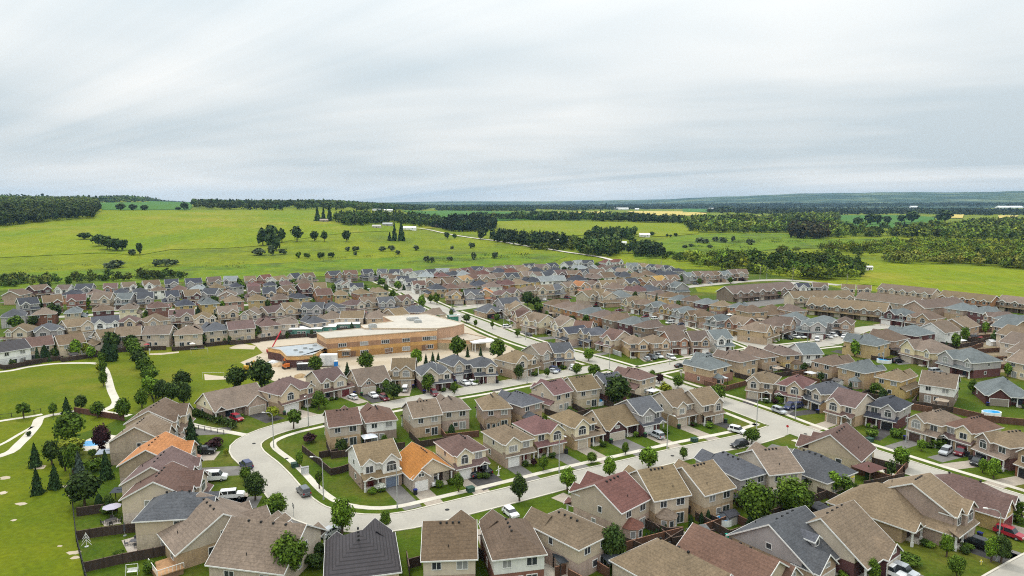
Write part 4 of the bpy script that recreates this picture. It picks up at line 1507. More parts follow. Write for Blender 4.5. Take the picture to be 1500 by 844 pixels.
# lone trees and bushes out in the fields: pixel base, kind, pixel height, pixel half-width
FAR = """
385 360 E 21 9|397 356 d 23 9|400 366 d 22 10|405 368 E 16 6
413 355 E 17 6|435 354 d 20 8|461 353 d 13 6|475 354 E 14 5
379 374 G 9 9|398 374 G 14 5|415 373 G 8 6
465 324 s 17 5|474 322 s 14 4|483 324 s 19 5|508 354 d 15 6.5
571 353 s 10 4|578 353 s 21 5|588 353 s 24 6|655 350 d 9 4|666 350 d 7 3.5
232 390 G 9 7|244 390 G 9 8|255 388 G 7 6|125 351 d 8 8|145 361 d 14 8|157 366 d 16 9|170 368 d 15 10|180 367 d 13 6|194 374 G 8 5|205 373 d 14 4
177 309 d 9 6|195 309 d 8 5|212 309 d 7 5|271 309 d 11 5|261 308 d 4 4
509 368 G 6 4|521 368 G 7 6|560 368 G 7 6|574 368 G 8 6|583 373 G 6 4|610 367 G 7 5|690 364 G 8 4|693 363 G 7 3|662 366 G 6 3
625 384 G 9 5|633 385 G 8 4|694 381 G 11 4|725 379 G 10 5|659 382 G 6 5|521 375 G 6 3
437 378 u 8 4|450 378 u 7 5|470 378 U 8 6|485 377 U 7 5|161 394 G 8 8|172 392 G 9 9
923 354 g 9 6|955 346 d 6 4|977 348 d 5 2|982 348 d 4 2|990 347 d 5 3|1024 356 G 8 6|1033 357 G 7 6|1048 354 G 7 5|1060 356 G 8 6|1074 354 G 8 3|1099 359 G 8 6|1040 364 G 5 4|1003 364 G 5 4|1012 362 G 5 4
1256 331 d 11 6|1275 330 d 14 8|1285 329 d 12 7|1300 329 d 10 5|1320 327 d 10 5|1335 327 d 14 8|1384 326 d 14 8|1375 325 d 8 6
1062 311 d 8 10|888 306 s 7 5|908 322 d 8 5|780 310 d 5 4"""
fi = 0
for ln in FAR.strip().split('\n'):
    for it in ln.split('|'):
        x, y, k, ph, pw = it.split(); p = PT(float(x), float(y)); d = p.length
        desc = KIND[k][2]; zone = 'on the crop hill' if float(x) < 480 and float(y) < 372 else 'in the rough meadow' if float(x) < 760 else 'in the meadow before the dark woods' if float(y) > 335 else 'in the far fields'
        key = (desc, zone); CACHE[key] = CACHE.get(key, 0)+1; n = CACHE[key]
        tree(p, k, float(ph)*d/1000*1.05, float(pw)*d/1000, f"{desc} {zone}, {ORD[n-1] if n <= 20 else 'a further one'} from the left" if n <= 20 else f"{desc} {zone} at the far end", 'lone trees in the fields')

# ------------------------------------------------------------------ woods that read as one mass
def inside(px, x, y):
    c = np.zeros(len(x), bool); n = len(px)
    for i in range(n):
        x0, y0 = px[i]; x1, y1 = px[(i+1) % n]
        if y0 == y1: continue
        k = ((y0 > y) != (y1 > y)) & (x < (x1-x0)*(y-y0)/(y1-y0)+x0); c ^= k
    return c
def wood(name, px, h, label, dens=1.0, tint=(.034,.062,.018), var=.35, nl=46, conif=0., sp=None, seed=1, hv=.3, cap=5200, gap=-9):
    rs = np.random.RandomState(seed); w = [PT(*q) for q in px]; pl = [(p.x, p.y) for p in w]
    xs = [p[0] for p in pl]; ys = [p[1] for p in pl]
    dm = sum(math.hypot(*p) for p in pl)/len(pl); s = sp or max(6.5, dm*.0068); s /= math.sqrt(dens)
    area = (max(xs)-min(xs))*(max(ys)-min(ys)); n = int(area/s/s)
    n = min(n, 60000)
    x = rs.uniform(min(xs), max(xs), n); y = rs.uniform(min(ys), max(ys), n); k = inside(pl, x, y); q1 = 60+dm*.06; lowf = np.sin(x/q1*2.1+seed)+np.sin(y/q1*1.7+x/q1*.9+seed*2)+.7*np.sin(x/q1*5.3-y/q1*3.1); k &= (lowf > gap) | (rs.rand(n) < .12); x, y, lowf = x[k], y[k], lowf[k]
    if len(x) > cap: x, y, lowf = x[:cap], y[:cap], lowf[:cap]
    n = len(x)
    if not n: return
    z = elev(x, y); hh = h*(1-hv+2*hv*rs.rand(n)); d = np.hypot(x, y); rr = np.maximum(s*.62, hh*.33)*(.75+.5*rs.rand(n))
    tmpl = []
    for vnt in range(6):
        c, nn = crown_pts('round' if vnt < 5 else 'cone', nl, np.random.RandomState(vnt+3)); c[:,2] *= 2
        tmpl.append((c, leaves_np(c, nn, 1.75/math.sqrt(nl), np.random.RandomState(vnt))-c[:,None]))
    vi = np.where(rs.rand(n) < conif, 5, rs.randint(0, 5, n)); out = np.empty((n, nl, 4, 3))
    for vnt in range(6):
        k = vi == vnt
        if k.any():
            sc = np.stack([rr[k]*(.55 if vnt == 5 else 1), rr[k]*(.55 if vnt == 5 else 1), hh[k]*.5*.94], 1)
            out[k] = (tmpl[vnt][0][None]*sc[:,None,:])[:,:,None,:]+tmpl[vnt][1][None]*(sc.min(1)*1.1)[:,None,None,None]
    out += np.stack([x, y, z+hh*.03], 1)[:,None,None,:]
    base = np.array(tint)[None]*(1+var*(rs.rand(n,1)*2-1))*(1+.28*np.tanh(lowf))[:,None]; base[:,0] *= 1.15+.5*(rs.rand(n)-.35); base[:,2] *= .7; base = np.where((vi == 5)[:,None], base*.6, base)
    o = part(name, quads_mesh(name, out.reshape(-1,4,3), 'wood_leaf', np.repeat(np.clip(base, .004, .4), nl, 0)))
    return tag(o, label, 'wood', kind='stuff')
DKB = (.042,.078,.022); MID = (.038,.066,.020); LIT = (.055,.09,.022)
wood('woodland', [(-150,345),(0,332),(60,326),(100,322.5),(138,320),(146,309),(142,299),(60,298),(-150,298)], 17, 'dense dark deciduous wood on the hill at the left', 1.2, (.046,.078,.020), .45, 90, 0, 7.5, 2)
wood('woodland', [(-150,297),(140,297.5),(200,297),(280,297),(280,295.5),(140,294),(0,292),(-150,291)], 18, 'far dark wooded ridge on the left skyline', 1, DKB, .2, 30, .1, 30, 3)
wood('woodland', [(284,305.5),(300,307),(360,308),(420,308.5),(520,309.5),(620,309),(640,303),(560,300),(420,299),(290,299)], 17, 'long belt of dark wood behind the crest of the hill', 1, DKB, .3, 44, .1, None, 4)
wood('woodland', [(640,309),(700,309.5),(781,310),(785,306),(700,303),(640,303)], 16, 'straight edged far wood in the middle distance', 1, DKB, .2, 36, .2, None, 5)
wood('woodland', [(487,324),(505,331),(540,331),(570,326),(620,333),(645,334),(650,328),(618,322),(560,320),(505,320)], 17, 'farmyard trees around the white farm buildings', .8, DKB, .3, 60, .35, 9, 6)
wood('woodland', [(650,337),(664,340),(700,340),(727,337),(726,330),(700,325),(668,325),(652,331)], 18, 'compact clump of pines beside the country road', 1.1, (.024,.044,.018), .3, 60, .4, 8, 7)
wood('woodland', [(700,351),(725,356),(748,358),(766,362),(800,366),(822,366),(832,356),(800,352),(760,352),(720,348)], 16, 'dark roadside trees along the country road', .8, (.026,.05,.018), .35, 70, .35, 8, 8)
wood('woodland', [(772,366),(800,368),(842,367),(848,354),(828,350),(800,356)], 8, 'brighter scrub beside the country road', .8, (.07,.115,.02), .25, 60, 0, 7, 9)
wood('woodland', [(842,372),(862,376),(900,377),(915,370),(905,361),(880,357),(850,362)], 15, 'dark clump above the red roofs', 1, DKB, .3, 70, .1, 7, 10)
wood('woodland', [(856,350),(890,352),(925,351),(930,346),(905,344),(870,344)], 15, 'dark tree clump left of the white field barn', 1, DKB, .3, 60, .1, 8, 11)
wood('woodland', [(920,372),(940,377),(972,378),(968,366),(950,362),(928,364)], 12, 'dark thicket behind the white gabled terrace', 1, (.028,.055,.018), .3, 70, 0, 7, 12)
wood('woodland', [(750,322.5),(850,324),(1000,328),(1010,326),(930,321),(850,319),(750,318.5)], 17, 'tree line across the middle of the plain', .75, DKB, .3, 50, .05, 12, 13)
wood('woodland', [(695,322),(752,323),(752,320),(695,318.5)], 15, 'pale tree row at the left end of the tree line', .5, MID, .3, 50, 0, 14, 14)
wood('woodland', [(1015,340.5),(1100,343),(1150,341),(1215,349),(1300,347),(1420,352),(1560,362),(1560,332),(1460,326),(1400,334),(1330,336),(1240,334),(1225,325),(1230,318),(1180,320),(1080,322),(1000,326)], 16, 'wide dark wood across the right middle distance', .60, (.078,.130,.020), .6, 90, .05, 13, 15, .4, gap=-.9)
wood('woodland', [(1155,349),(1185,351),(1212,351),(1215,340),(1160,338)], 20, 'tall grey brown crowned trees at the wood edge', 1, (.05,.055,.030), .3, 60, 0, 10, 16)
wood('woodland', [(1000,388),(1052,396),(1110,404),(1180,411),(1252,410),(1262,402),(1282,386),(1320,384),(1400,386),(1500,395),(1600,405),(1600,366),(1500,358),(1400,356),(1320,358),(1250,364),(1170,368),(1080,376),(1010,381)], 9.5, 'broad belt of mixed trees behind the estate', .42, (.105,.165,.022), .6, 150, .02, 7.5, 17, .5, gap=-.75)
wood('woodland', [(1055,395),(1075,398),(1130,404),(1180,409),(1262,408),(1264,398),(1225,390),(1160,385),(1100,385),(1060,388)], 13, 'taller dark trees around the grey roofed farmhouse', .5, (.058,.110,.018), .5, 150, 0, 8, 18, .35)
wood('woodland', [(1290,384),(1340,388),(1400,387),(1500,395),(1600,402),(1600,392),(1500,386),(1400,378),(1310,378)], 10, 'rounded willows along the back of the bright field', .8, (.115,.155,.036), .35, 150, 0, 9, 19)
wood('scrub', [(930,378),(1000,384),(1052,393),(1060,386),(1040,378),(1000,374),(950,370)], 5, 'bright scrub behind the white gabled terrace', .7, (.06,.11,.02), .3, 50, 0, 7, 20)
wood('scrub', [(-150,430),(0,422),(60,419),(140,414),(270,410),(270,406),(140,408),(60,412),(0,414),(-150,420)], 7, 'row of grey green bushes behind the last houses', .8, (.060,.100,.026), .5, 130, 0, 5.5, 21, .4)
wood('scrub', [(430,380),(520,378),(560,384),(640,386),(800,378),(820,374),(700,372),(560,374),(450,376)], 2.6, 'low weeds and saplings in the rough meadow', .12, (.095,.15,.024), .4, 50, 0, 6, 22, .6, gap=-.3)
wood('scrub', [(0,398),(280,398),(560,388),(700,386),(690,378),(560,376),(300,386),(0,392)], 1.6, 'low grey weeds in the meadow', .12, (.105,.15,.03), .4, 40, 0, 6, 23, .6, gap=-.2)
wood('scrub', [(985,372),(1080,372),(1250,360),(1310,352),(1250,353),(1130,350),(1030,352)], 2.6, 'low bushes scattered in the olive meadow', .14, (.08,.13,.025), .4, 60, 0, 8, 24, .6, gap=-.4)
wood('woodland', [(840,309),(1000,306),(1250,304),(1560,302),(1560,298.5),(1250,299.5),(1000,300),(700,301.5),(700,304)], 15, 'broken lines of far trees on the plain', .35, (.03,.05,.024), .3, 24, .1, 26, 25, .3)
wood('woodland', [(1036,312),(1120,314),(1230,315),(1330,314),(1440,316),(1560,316),(1560,311),(1440,309),(1300,308),(1130,308),(1040,309)], 15, 'scattered far woods behind the wheat strips', .45, (.03,.05,.022), .3, 28, .1, 20, 26, .3)
wood('woodland', [(1340,312.6),(1386,312.8),(1386,310.8),(1345,310.5)], 14, 'square block of dark plantation trees', 1, DKB, .2, 30, .3, 14, 27)

# ------------------------------------------------------------------ far buildings
def shed_house(px, py, w, d, h, rc, wc, label, rz=0., cat='farm building', ax='x'):
    p = PT(px, py); root = thing('farm_building', label, cat, p, rz, 'farm buildings')
    m = MB(); r = MB(); k = .45; ap = h+k*(d/2)
    m.ext([(-d/2,-1),(d/2,-1),(d/2,h),(0,ap-.1),(-d/2,h)], 'x', -w/2, w/2)
    roof_gable(r, None, -w/2-.4, w/2+.4, -d/2-.4, d/2+.4, 'x', h, k)
    part('wall', m.mesh('wall', 'plain'), root, color=wc); part('roof', r.mesh('roof', 'plain'), root, color=rc)
    for x in (-w*.3, w*.25): window(root, x, -d/2, min(h*.55, 2.2), 0, 1.4, 1.2, False, False)
    q = MB(); q.box(-.6, .6, -d/2-.06, -d/2, 0, 2.1); part('door', q.mesh('door', 'paint'), root, color=(.08,.06,.05))
    return root
WH = (.72,.72,.70); GR = (.3,.31,.32)
for a in [(552,334,14,9,3,(.42,.40,.38),(.45,.40,.33),'pale roofed bungalow at the left of the farm'), (568,331,17,10,3.4,GR,(.4,.38,.36),'grey roofed farmhouse among dark trees'),
          (600,337,22,10,4,WH,WH,'long white farm house with dark openings'), (641,333,24,12,3.2,(.1,.08,.07),(.2,.16,.13),'dark brown roofed bungalow by the road bend'),
          (552,309.5,22,10,4,GR,WH,'pale farm building left of the far green field'), (569,310,24,10,4,WH,WH,'white barn by the far green field'), (944,347.5,16,9,4,WH,WH,'white field barn beside a dark clump'),
          (820,358,9,8,5,WH,WH,'white house behind the roadside trees'), (828,357,8,7,4,WH,WH,'small white outbuilding behind the roadside trees'), (912,358,10,6,2.5,WH,WH,'white shed at the scrub edge'),
          (1232,388,15,10,4,(.45,.5,.55),(.5,.45,.4),'pale metal roofed farmhouse hidden in the trees'), (1272,396,6,4,3,WH,WH,'white trailer at the corner of the bright field'),
          (910,307.5,75,20,7,WH,WH,'long white barn beyond the wheat field'), (933,308,20,14,6,WH,WH,'white house beside the long white barn'), (992,305,40,16,6,WH,WH,'white farm buildings far right of the barn'),
          (1042,307,30,14,6,WH,WH,'white barn left of the dark tree block'), (1067,307.5,28,14,6,WH,WH,'white barn right of the dark tree block'), (1137,309,50,16,6,WH,WH,'white farm sheds in the far woods'),
          (1338,305.5,45,20,12,WH,WH,'pale grain plant with towers on the plain'), (1478,306,150,40,9,(.62,.64,.64),(.6,.6,.6),'long white industrial building at far right'), (1290,308,30,12,5,WH,WH,'white building left of the grain plant'),
          (475,325,14,8,3,(.3,.24,.2),(.35,.28,.2),'brown farm shed below the three spruces')]:
    shed_house(*a)

# ------------------------------------------------------------------ the school
def school():
    fl, fr = P(479,526), P(641,512); ex = (fr-fl).normalized(); ang = math.atan2(ex.y, ex.x)
    root = thing('school', 'two storey tan and brown brick school with flat pale roofs and lower wings', 'school', (fl.x, fl.y, 0), ang)
    c, s = math.cos(-ang), math.sin(-ang)
    def loc(px, py, z): q = P(px, py, z)-fl; return (c*q.x-s*q.y, s*q.x+c*q.y)
    TAN = (.60,.335,.125); BR = (.36,.195,.095); MB_ = (.11,.05,.042); ROOF = (.44,.40,.34); GREY = (.33,.36,.38)
    bl1 = [(0,0), (loc(642,485,8)[0],0)]; Lf = bl1[1][0]
    r1 = [(0,0),(Lf,0),(Lf,loc(637,479,8)[1]),loc(534,481,8),loc(464,488,8)]
    r2 = [loc(529,477,8.4),loc(576,471.5,8.4),loc(561,464,8.4),loc(625,460.5,8.4),loc(680,474.5,8.4),loc(664,478.5,8.4),(Lf+.3,loc(642,481.5,8.4)[1]),loc(534,481.4,8.4)]
    def block(poly, H, bands, roofc, inset=.3):
        for i, (z0, z1, col) in enumerate(bands):
            m = MB(); q = poly
            m.ext(q, 'z', z0, z1); part('wall_band', m.mesh('wall_band', 'brick'), root, color=col)
        m = MB(); m.ext(poly, 'z', H, H+.06); part('flat_roof', m.mesh('flat_roof', 'plain'), root, color=roofc)
        n = len(poly); cap = MB()
        for i in range(n):
            a = Vector(poly[i]); b2 = Vector(poly[(i+1)%n]); t = (b2-a).normalized(); nn = Vector((-t.y,t.x))*.16
            cap.add([(a-nn).to_3d()+Vector((0,0,H-.02)),(b2-nn).to_3d()+Vector((0,0,H-.02)),(b2+nn).to_3d()+Vector((0,0,H-.02)),(a+nn).to_3d()+Vector((0,0,H-.02)),
                     (a-nn).to_3d()+Vector((0,0,H+.3)),(b2-nn).to_3d()+Vector((0,0,H+.3)),(b2+nn).to_3d()+Vector((0,0,H+.3)),(a+nn).to_3d()+Vector((0,0,H+.3))],
                    [(3,2,1,0),(4,5,6,7),(0,1,5,4),(1,2,6,5),(2,3,7,6),(3,0,4,7)])
        part('parapet', cap.mesh('parapet', 'plain'), root, color=(.55,.46,.34) if roofc is ROOF else (.4,.3,.2))
    block(r1, 8, [(0,2.5,BR),(2.5,3.9,TAN),(3.9,5.9,BR),(5.9,8,TAN)], ROOF)
    block(r2, 8.4, [(0,3.6,BR),(3.6,8.4,TAN)], ROOF)
    r3 = [loc(392,510,4.2),loc(464,503,4.2),(0-.05,loc(479,512,4.2)[1]),(-.05,1.5),loc(459,520.5,4.2),loc(436,522.5,4.2),loc(420,522.5,4.2),loc(411,513.5,4.2)]
    block(r3, 4.2, [(0,2.9,MB_),(2.9,4.2,TAN)], GREY)
    r4 = [(Lf+.05,.6),(Lf+.05,loc(649,490,4)[1]),loc(684,489,4),loc(712,495,4),loc(690,499.5,4)]
    block(r4, 4.0, [(0,2.7,(.42,.34,.24)),(2.7,4.0,TAN)], (.40,.34,.27))
    a, b2 = loc(672,503,4), loc(718,497,4)
    m = MB(); m.box(b2[0]-9, b2[0]+1, a[1]-1.5, b2[1]+2, 3.5, 4.0); part('canopy', m.mesh('canopy', 'trim'), root)
    for i in range(4):
        m = MB(); m.cyl(0, 0, 0, 3.5, .2, .2, 8); part('canopy_column', m.mesh('canopy_column', 'trim'), root, (b2[0]-8+(i % 2)*8, a[1]-1+(i//2)*3, 0))
    g = loc(668,490,0); m = MB(); m.box(-3.2, 1.2, -.6, 2.5, 0, 8.8); part('green_window', m.mesh('green_window', 'green_glass'), root, (g[0], g[1]+.5, 0))
    m = MB(); m.box(1.2, 2.2, -.9, 2.5, 0, 9); m.box(-3.2, 1.2, -.7, -.6, 8.4, 9); part('entrance_frame', m.mesh('entrance_frame', 'trim'), root, (g[0], g[1]+.5, 0))
    for i in range(5):
        x = Lf*(.135+.19*i); window(root, x, -.02, 5.0, 0, 3.0, 1.35, False, True); window(root, x+Lf*(.0 if i % 2 else .03), -.02, 1.5, 0, 3.0, 1.5, False, True)
    window(root, Lf*.96, -.02, 5.0, 0, 2.6, 1.3)
    for x in (.17, .49, .83):
        q = MB(); q.box(-1.3, 1.3, -.08, 0, 0, 2.4); part('door', q.mesh('door', 'paint'), root, (Lf*x+2.2, -.02, .02), color=(.18,.1,.06))
    for x in (-14, -8, -3):
        if True: window(root, x*.8, loc(436,522.5,4.2)[1]*.0+1.42 if x > -4 else loc(440,522,4.2)[1]-.1, 1.5, 0, 1.8, 1.4)
    for px, py, w, h in ((546,482,3.2,1.8),(606,471,4.5,1.6),(612,474,3.0,1.4),(600,470,2.4,1.2)):
        q = MB(); q.box(-w/2,w/2,-1.2,1.2,0,h); q.box(-w/2+.3,w/2-.3,-.8,.8,h,h+.3); part('roof_unit', q.mesh('roof_unit','metal'), root, (*loc(px,py,8),8.06))
    for px, py in ((447,511),(433,514),(441,517),(456,512),(461,507)):
        q = MB(); q.box(-.7,.7,-.6,.6,0,.7); part('roof_vent', q.mesh('roof_vent','metal'), root, (*loc(px,py,4.2),4.26))
    return root
school()
def portable(px, py, L_, label):
    a = P(px, py); root = thing('portable_classroom', label, 'portable classroom', (a.x, a.y, 0), math.radians(7), 'green portable classrooms')
    m = MB(); m.box(0, L_, 0, 7, .4, 3.4); part('wall', m.mesh('wall', 'siding'), root, color=(.09,.27,.21))
    m = MB(); m.box(-.25, L_+.25, -.3, 7.3, 3.4, 3.65); part('roof', m.mesh('roof', 'trim'), root)
    m = MB(); m.box(.05, L_-.05, .1, 6.9, 0, .4); part('skirt', m.mesh('skirt', 'wood'), root, color=(.1,.08,.06))
    for x in (L_*.3, L_*.45, L_*.8): window(root, x, 0, 2.0, 0, 1.3, .9, False, False)
    q = MB(); q.box(-.45,.45,-.07,0,.4,2.5); part('door', q.mesh('door','paint'), root, (L_*.12,0,0), color=(.05,.14,.12))
portable(424, 494, 14, 'left green portable classroom with a pale flat roof'); portable(455.5, 490.5, 11, 'middle green portable classroom behind the school'); portable(490, 486, 11.5, 'right green portable classroom behind the school wall')

# ------------------------------------------------------------------ vehicles
def car_mesh(kind):
    L_, W_, H_ = dict(sedan=(4.6,1.8,1.45), suv=(4.6,1.88,1.72), hatch=(4.1,1.75,1.5), minivan=(5.0,1.95,1.78), pickup=(5.6,1.95,1.85), van=(5.4,2.0,2.1), jeep=(4.6,1.88,1.85))[kind]
    f, r = L_/2, -L_/2; bl = .95 if kind not in ('van','pickup','jeep') else 1.1
    prof = [(r,.35),(r,bl-.05),(r+.12,bl+.02),(f-1.15,bl),(f-.15,bl-.14),(f,.62),(f,.32)]
    if kind == 'van': prof = [(r,.35),(r,1.25),(f-1.2,1.2),(f-.1,.95),(f,.6),(f,.32)]
    m = MB(); w = W_/2
    def taper(poly, w0, w1, z0, z1):
        n = len(poly); vs = []
        for sgn in (-1, 1):
            for x, z in poly:
                t = (z-z0)/(z1-z0); vs.append((x, sgn*(w0+(w1-w0)*t), z))
        return vs, [tuple(range(n)), tuple(range(n,2*n))[::-1]]+[(i,n+i,n+(i+1)%n,(i+1)%n) for i in range(n)]
    m.add(*taper(prof, w, w-.06, .3, bl))
    c0, c1, r0, r1 = dict(sedan=(f-1.2,f-1.95,r+.55,r+1.25), suv=(f-1.15,f-1.75,r+.06,r+.45), hatch=(f-1.0,f-1.6,r+.08,r+.6), minivan=(f-.8,f-1.6,r+.05,r+.35), pickup=(f-1.4,f-2.0,r+2.0,r+2.25), van=(f-1.0,f-1.7,r+.03,r+.1), jeep=(f-1.45,f-1.65,r+.04,r+.1))[kind]
    b0 = prof[2][1] if kind != 'van' else 1.2
    gl = MB(); cab = [(c0,bl-.04),(c1,H_-.06),(r1,H_-.06),(r0,bl-.04)]
    if kind == 'van': cab = [(c0,1.1),(c1,H_-.06),(r1,H_-.06),(r0,1.1)]
    gl.add(*taper(cab, w-.07, w-.24, bl, H_))
    rf = [(c1+.06,H_-.1),(c1-.04,H_),(r1+.05,H_),(r1-.05,H_-.1)]; m.add(*taper(rf, w-.19, w-.25, H_-.1, H_))
    for x in ((c1+r1)/2-.05, r1-.0 if kind != 'sedan' else r1+.15):
        m.add(*taper([(x-.07,bl-.06),(x+.07,bl-.06),(x+.07,H_-.04),(x-.07,H_-.04)], w-.055, w-.225, bl, H_))
    if kind == 'van': m.box(r+.02, (c1+r1)/2+.5, -w+.06, w-.06, 1.2, H_-.02)
    if kind == 'jeep': m.box(r-.2, r, -.35, .35, .75, 1.4, 0)
    if kind == 'pickup': 
        m.box(r+.05, r+1.95, -w+.06, -w+.14, bl-.02, bl+.12); m.box(r+.05, r+1.95, w-.14, w-.06, bl-.02, bl+.12)
    return m.mesh('body', 'car_paint'), gl.mesh('window_band', 'car_glass'), L_, W_
def wheel():
    m = MB(); m.cyl(0,0,-.11,.11,.33,.33,14); me = m.mesh('wheel','rubber'); return me
def rim():
    m = MB(); m.cyl(0,0,-.125,.125,.19,.19,10); return m.mesh('rim','metal')
CC = dict(w=((.78,.78,.77),'white'), k=((.012,.012,.014),'black'), g=((.10,.11,.12),'dark grey'), s=((.42,.44,.46),'silver'), r=((.30,.015,.03),'red'), m=((.13,.012,.02),'maroon'), b=((.03,.04,.11),'dark blue'), t=((.3,.27,.22),'beige'))
CARN = dict(sedan='sedan', suv='sport utility car', hatch='hatchback', minivan='minivan', pickup='pickup truck', van='cargo van', jeep='boxy off roader')
ncar = [0]
def car(p, hd, kind, col, where=None, label=None):
    c, cn = CC[col]; me, gl, L_, W_ = cached(('car', kind), lambda: car_mesh(kind))
    cat = {'minivan': 'van', 'van': 'van', 'pickup': 'pickup truck'}.get(kind, 'car')
    if label is None:
        q = nearest_label(p); label = f"{cn} {CARN[kind]} by the {ORD[q['i']]} house from left in {q['row']}"
        if len(label.split()) > 16: label = f"{cn} {CARN[kind].split()[0] if kind != 'suv' else 'car'} by the {ORD[q['i']]} house from left in {q['row']}"
        k = 1
        while label in USED and k < 6: label = f"{ORD[k]} "+label; k += 1
    root = thing('parked_'+cat.replace(' ', '_'), label, cat, (p.x, p.y, .05), hd, 'vehicles parked in the estate')
    lift = .08 if kind in ('suv','pickup','jeep','minivan','van') else 0
    part('body', me, root, (0,0,lift), color=c); part('window_band', gl, root, (0,0,lift))
    for sx in (-1, 1):
        for sy in (-1, 1):
            w = part('wheel', cached('wheel', wheel), root, (sx*L_*.3, sy*(W_/2-.1), .33)); w.rotation_euler = (PI/2,0,0)
            part('rim', cached('rim', rim), w)
    def hl():
        m = MB(); m.box(-.05,.03,-.22,.22,-.08,.08); return m.mesh('headlight','trim')
    def tl():
        m = MB(); m.box(-.03,.05,-.14,.14,-.14,.14); return m.mesh('tail_light','paint')
    for sy in (-1, 1):
        part('headlight', cached('hl', hl), root, (L_/2, sy*(W_/2-.32), .68+lift)); part('tail_light', cached('tl', tl), root, (-L_/2, sy*(W_/2-.22), .82+lift), color=(.35,.01,.01))
    return root
def rdir(p):
    best = None
    for ln, hw, *_ in ROADS:
        for a, b2 in zip(ln, ln[1:]):
            q = (a-Vector((p.x,p.y))).length_squared
            if best is None or q < best[0]: best = (q, math.atan2((b2-a).y, (b2-a).x))
    return best[1]
CARS = """
633 708 -60 minivan w white minivan on the driveway of the orange roofed bungalow
691 697 118 sedan k black sedan on the driveway left of the black pickup
709 692 118 pickup k black pickup truck on the dark driveway by the white garage
962 641 118 suv s silver car on the driveway of the grey roofed house
1080 634 -45 suv w white car crossing the sidewalk near the street corner
1083 655 R suv k black car parked on the crescent near the corner
445 724 R suv g dark grey car driving around the bend
361 685 R suv b dark blue grey car parked on the bend
314 704 12 van w white cargo van on the driveway below the maroon roofs
341 730 14 jeep w white boxy off roader on the driveway above the tan roof
298 665 8 pickup k black pickup truck on the driveway beside the tall spruce
347 616 -38 suv r bright red car on the dark driveway of the corner bungalow
319 610 140 hatch w small white car beside the corner bungalow
563 586 -60 suv m maroon car on the driveway under the round tree
692 563 -60 sedan w white sedan on the driveway below the grey hip roofs
484 783 60 sedan s silver sedan on the driveway beside the tall bright tree
748 755 -60 hatch w small white hatchback on the driveway between two tan roofs
1149 589 -150 sedan k
1166 598 -150 suv b
1141 605 R suv s silver car parked on the apron of the main street
1385 665 -140 suv s silver car left of the maroon car by the flag house
1407 666 -140 suv m maroon car beside the silver car by the flag house
1431 680 -140 suv k black car on the driveway right of the maroon car
1433 802 125 minivan k long black minivan on the near right driveway
1478 786 -55 suv r bright red car on the driveway at the right edge
1304 842 -52 suv w white car at the bottom edge of the near right driveway
1322 842 -52 suv s silver car beside the white car at the bottom edge
810 546 -60 sedan s
840 543 -60 hatch w
955 526 -60 suv g
964 524 -60 suv w
996 538 R sedan k black car waiting on the cross street
1165 495 -70 sedan w
1174 495 -70 suv w
1155 497 -70 suv k
763 476 -150 sedan w
751 471 -150 suv w
807 489 -150 pickup k
835 495 -150 suv g
848 500 -150 sedan k
728 463 -150 suv w
698 458 -60 sedan k
707 462 -60 suv w
1105 440 -60 suv w
1100 438 -60 suv g
1220 493 -70 suv w
1228 491 -70 sedan w
1213 495 -70 sedan w
1073 411 -60 suv k
30 506 -80 sedan g
125 492 -80 suv s
370 470 -80 suv w
295 476 -80 hatch b
663 457 R suv g dark grey car driving up the main street
774 492 R sedan k black sedan on the main street
540 427 -70 suv w
"""
for ln in CARS.strip().split('\n'):
    q = ln.split(); p = P(float(q[0]), float(q[1])); hd = rdir(p) if q[2] == 'R' else math.radians(float(q[2]))
    car(p, hd, q[3], q[4], label=' '.join(q[5:]) or None)
for h in ROWS:
    if h['side'] == 'F' and 1 <= h['lod'] <= 3 and rnd.random() < (.6 if h['lod'] < 3 else .4) and h['rowname'] not in ('white townhouses',):
        c, s = math.cos(h['rt']), math.sin(h['rt']); y = h['gy']-4.0
        p = Vector((h['pos'].x+c*h['gx']-s*y, h['pos'].y+s*h['gx']+c*y, 0))
        car(p, h['rt']+PI/2*rnd.choice([1,-1]), rnd.choice(['suv','sedan','minivan','suv','hatch']), rnd.choice('wwkkgsbmr'))

# ------------------------------------------------------------------ street lamps
def lamp(px, py, ang, label, h=9.0):
    p = P(px, py); root = thing('street_lamp', label, 'street lamp', (p.x, p.y, 0), math.radians(ang), 'street lamps of the estate')
    def pole():
        m = MB(); m.cyl(0,0,0,h-1.0,.13,.085,8); m.cyl(0,0,0,.5,.2,.16,8); return m.mesh('pole','metal')
    def arm():
        m = MB(); m.tube([(0,0,h-1.05),(.08,0,h-.6),(.4,0,h-.22),(.9,0,h-.05),(1.5,0,h),(2.1,0,h-.02)], [.08,.07,.065,.06,.055,.05], 7); return m.mesh('arm','metal')
    def head():
        m = MB(); m.ext([(-.35,0),(-.25,.12),(.3,.12),(.4,.02),(.3,-.05),(-.3,-.05)], 'y', -.14, .14); return m.mesh('lamp_head','trim')
    part('pole', cached('lpole', pole), root); part('arm', cached('larm', arm), root); part('lamp_head', cached('lhead', head), root, (2.2,0,h-.02))
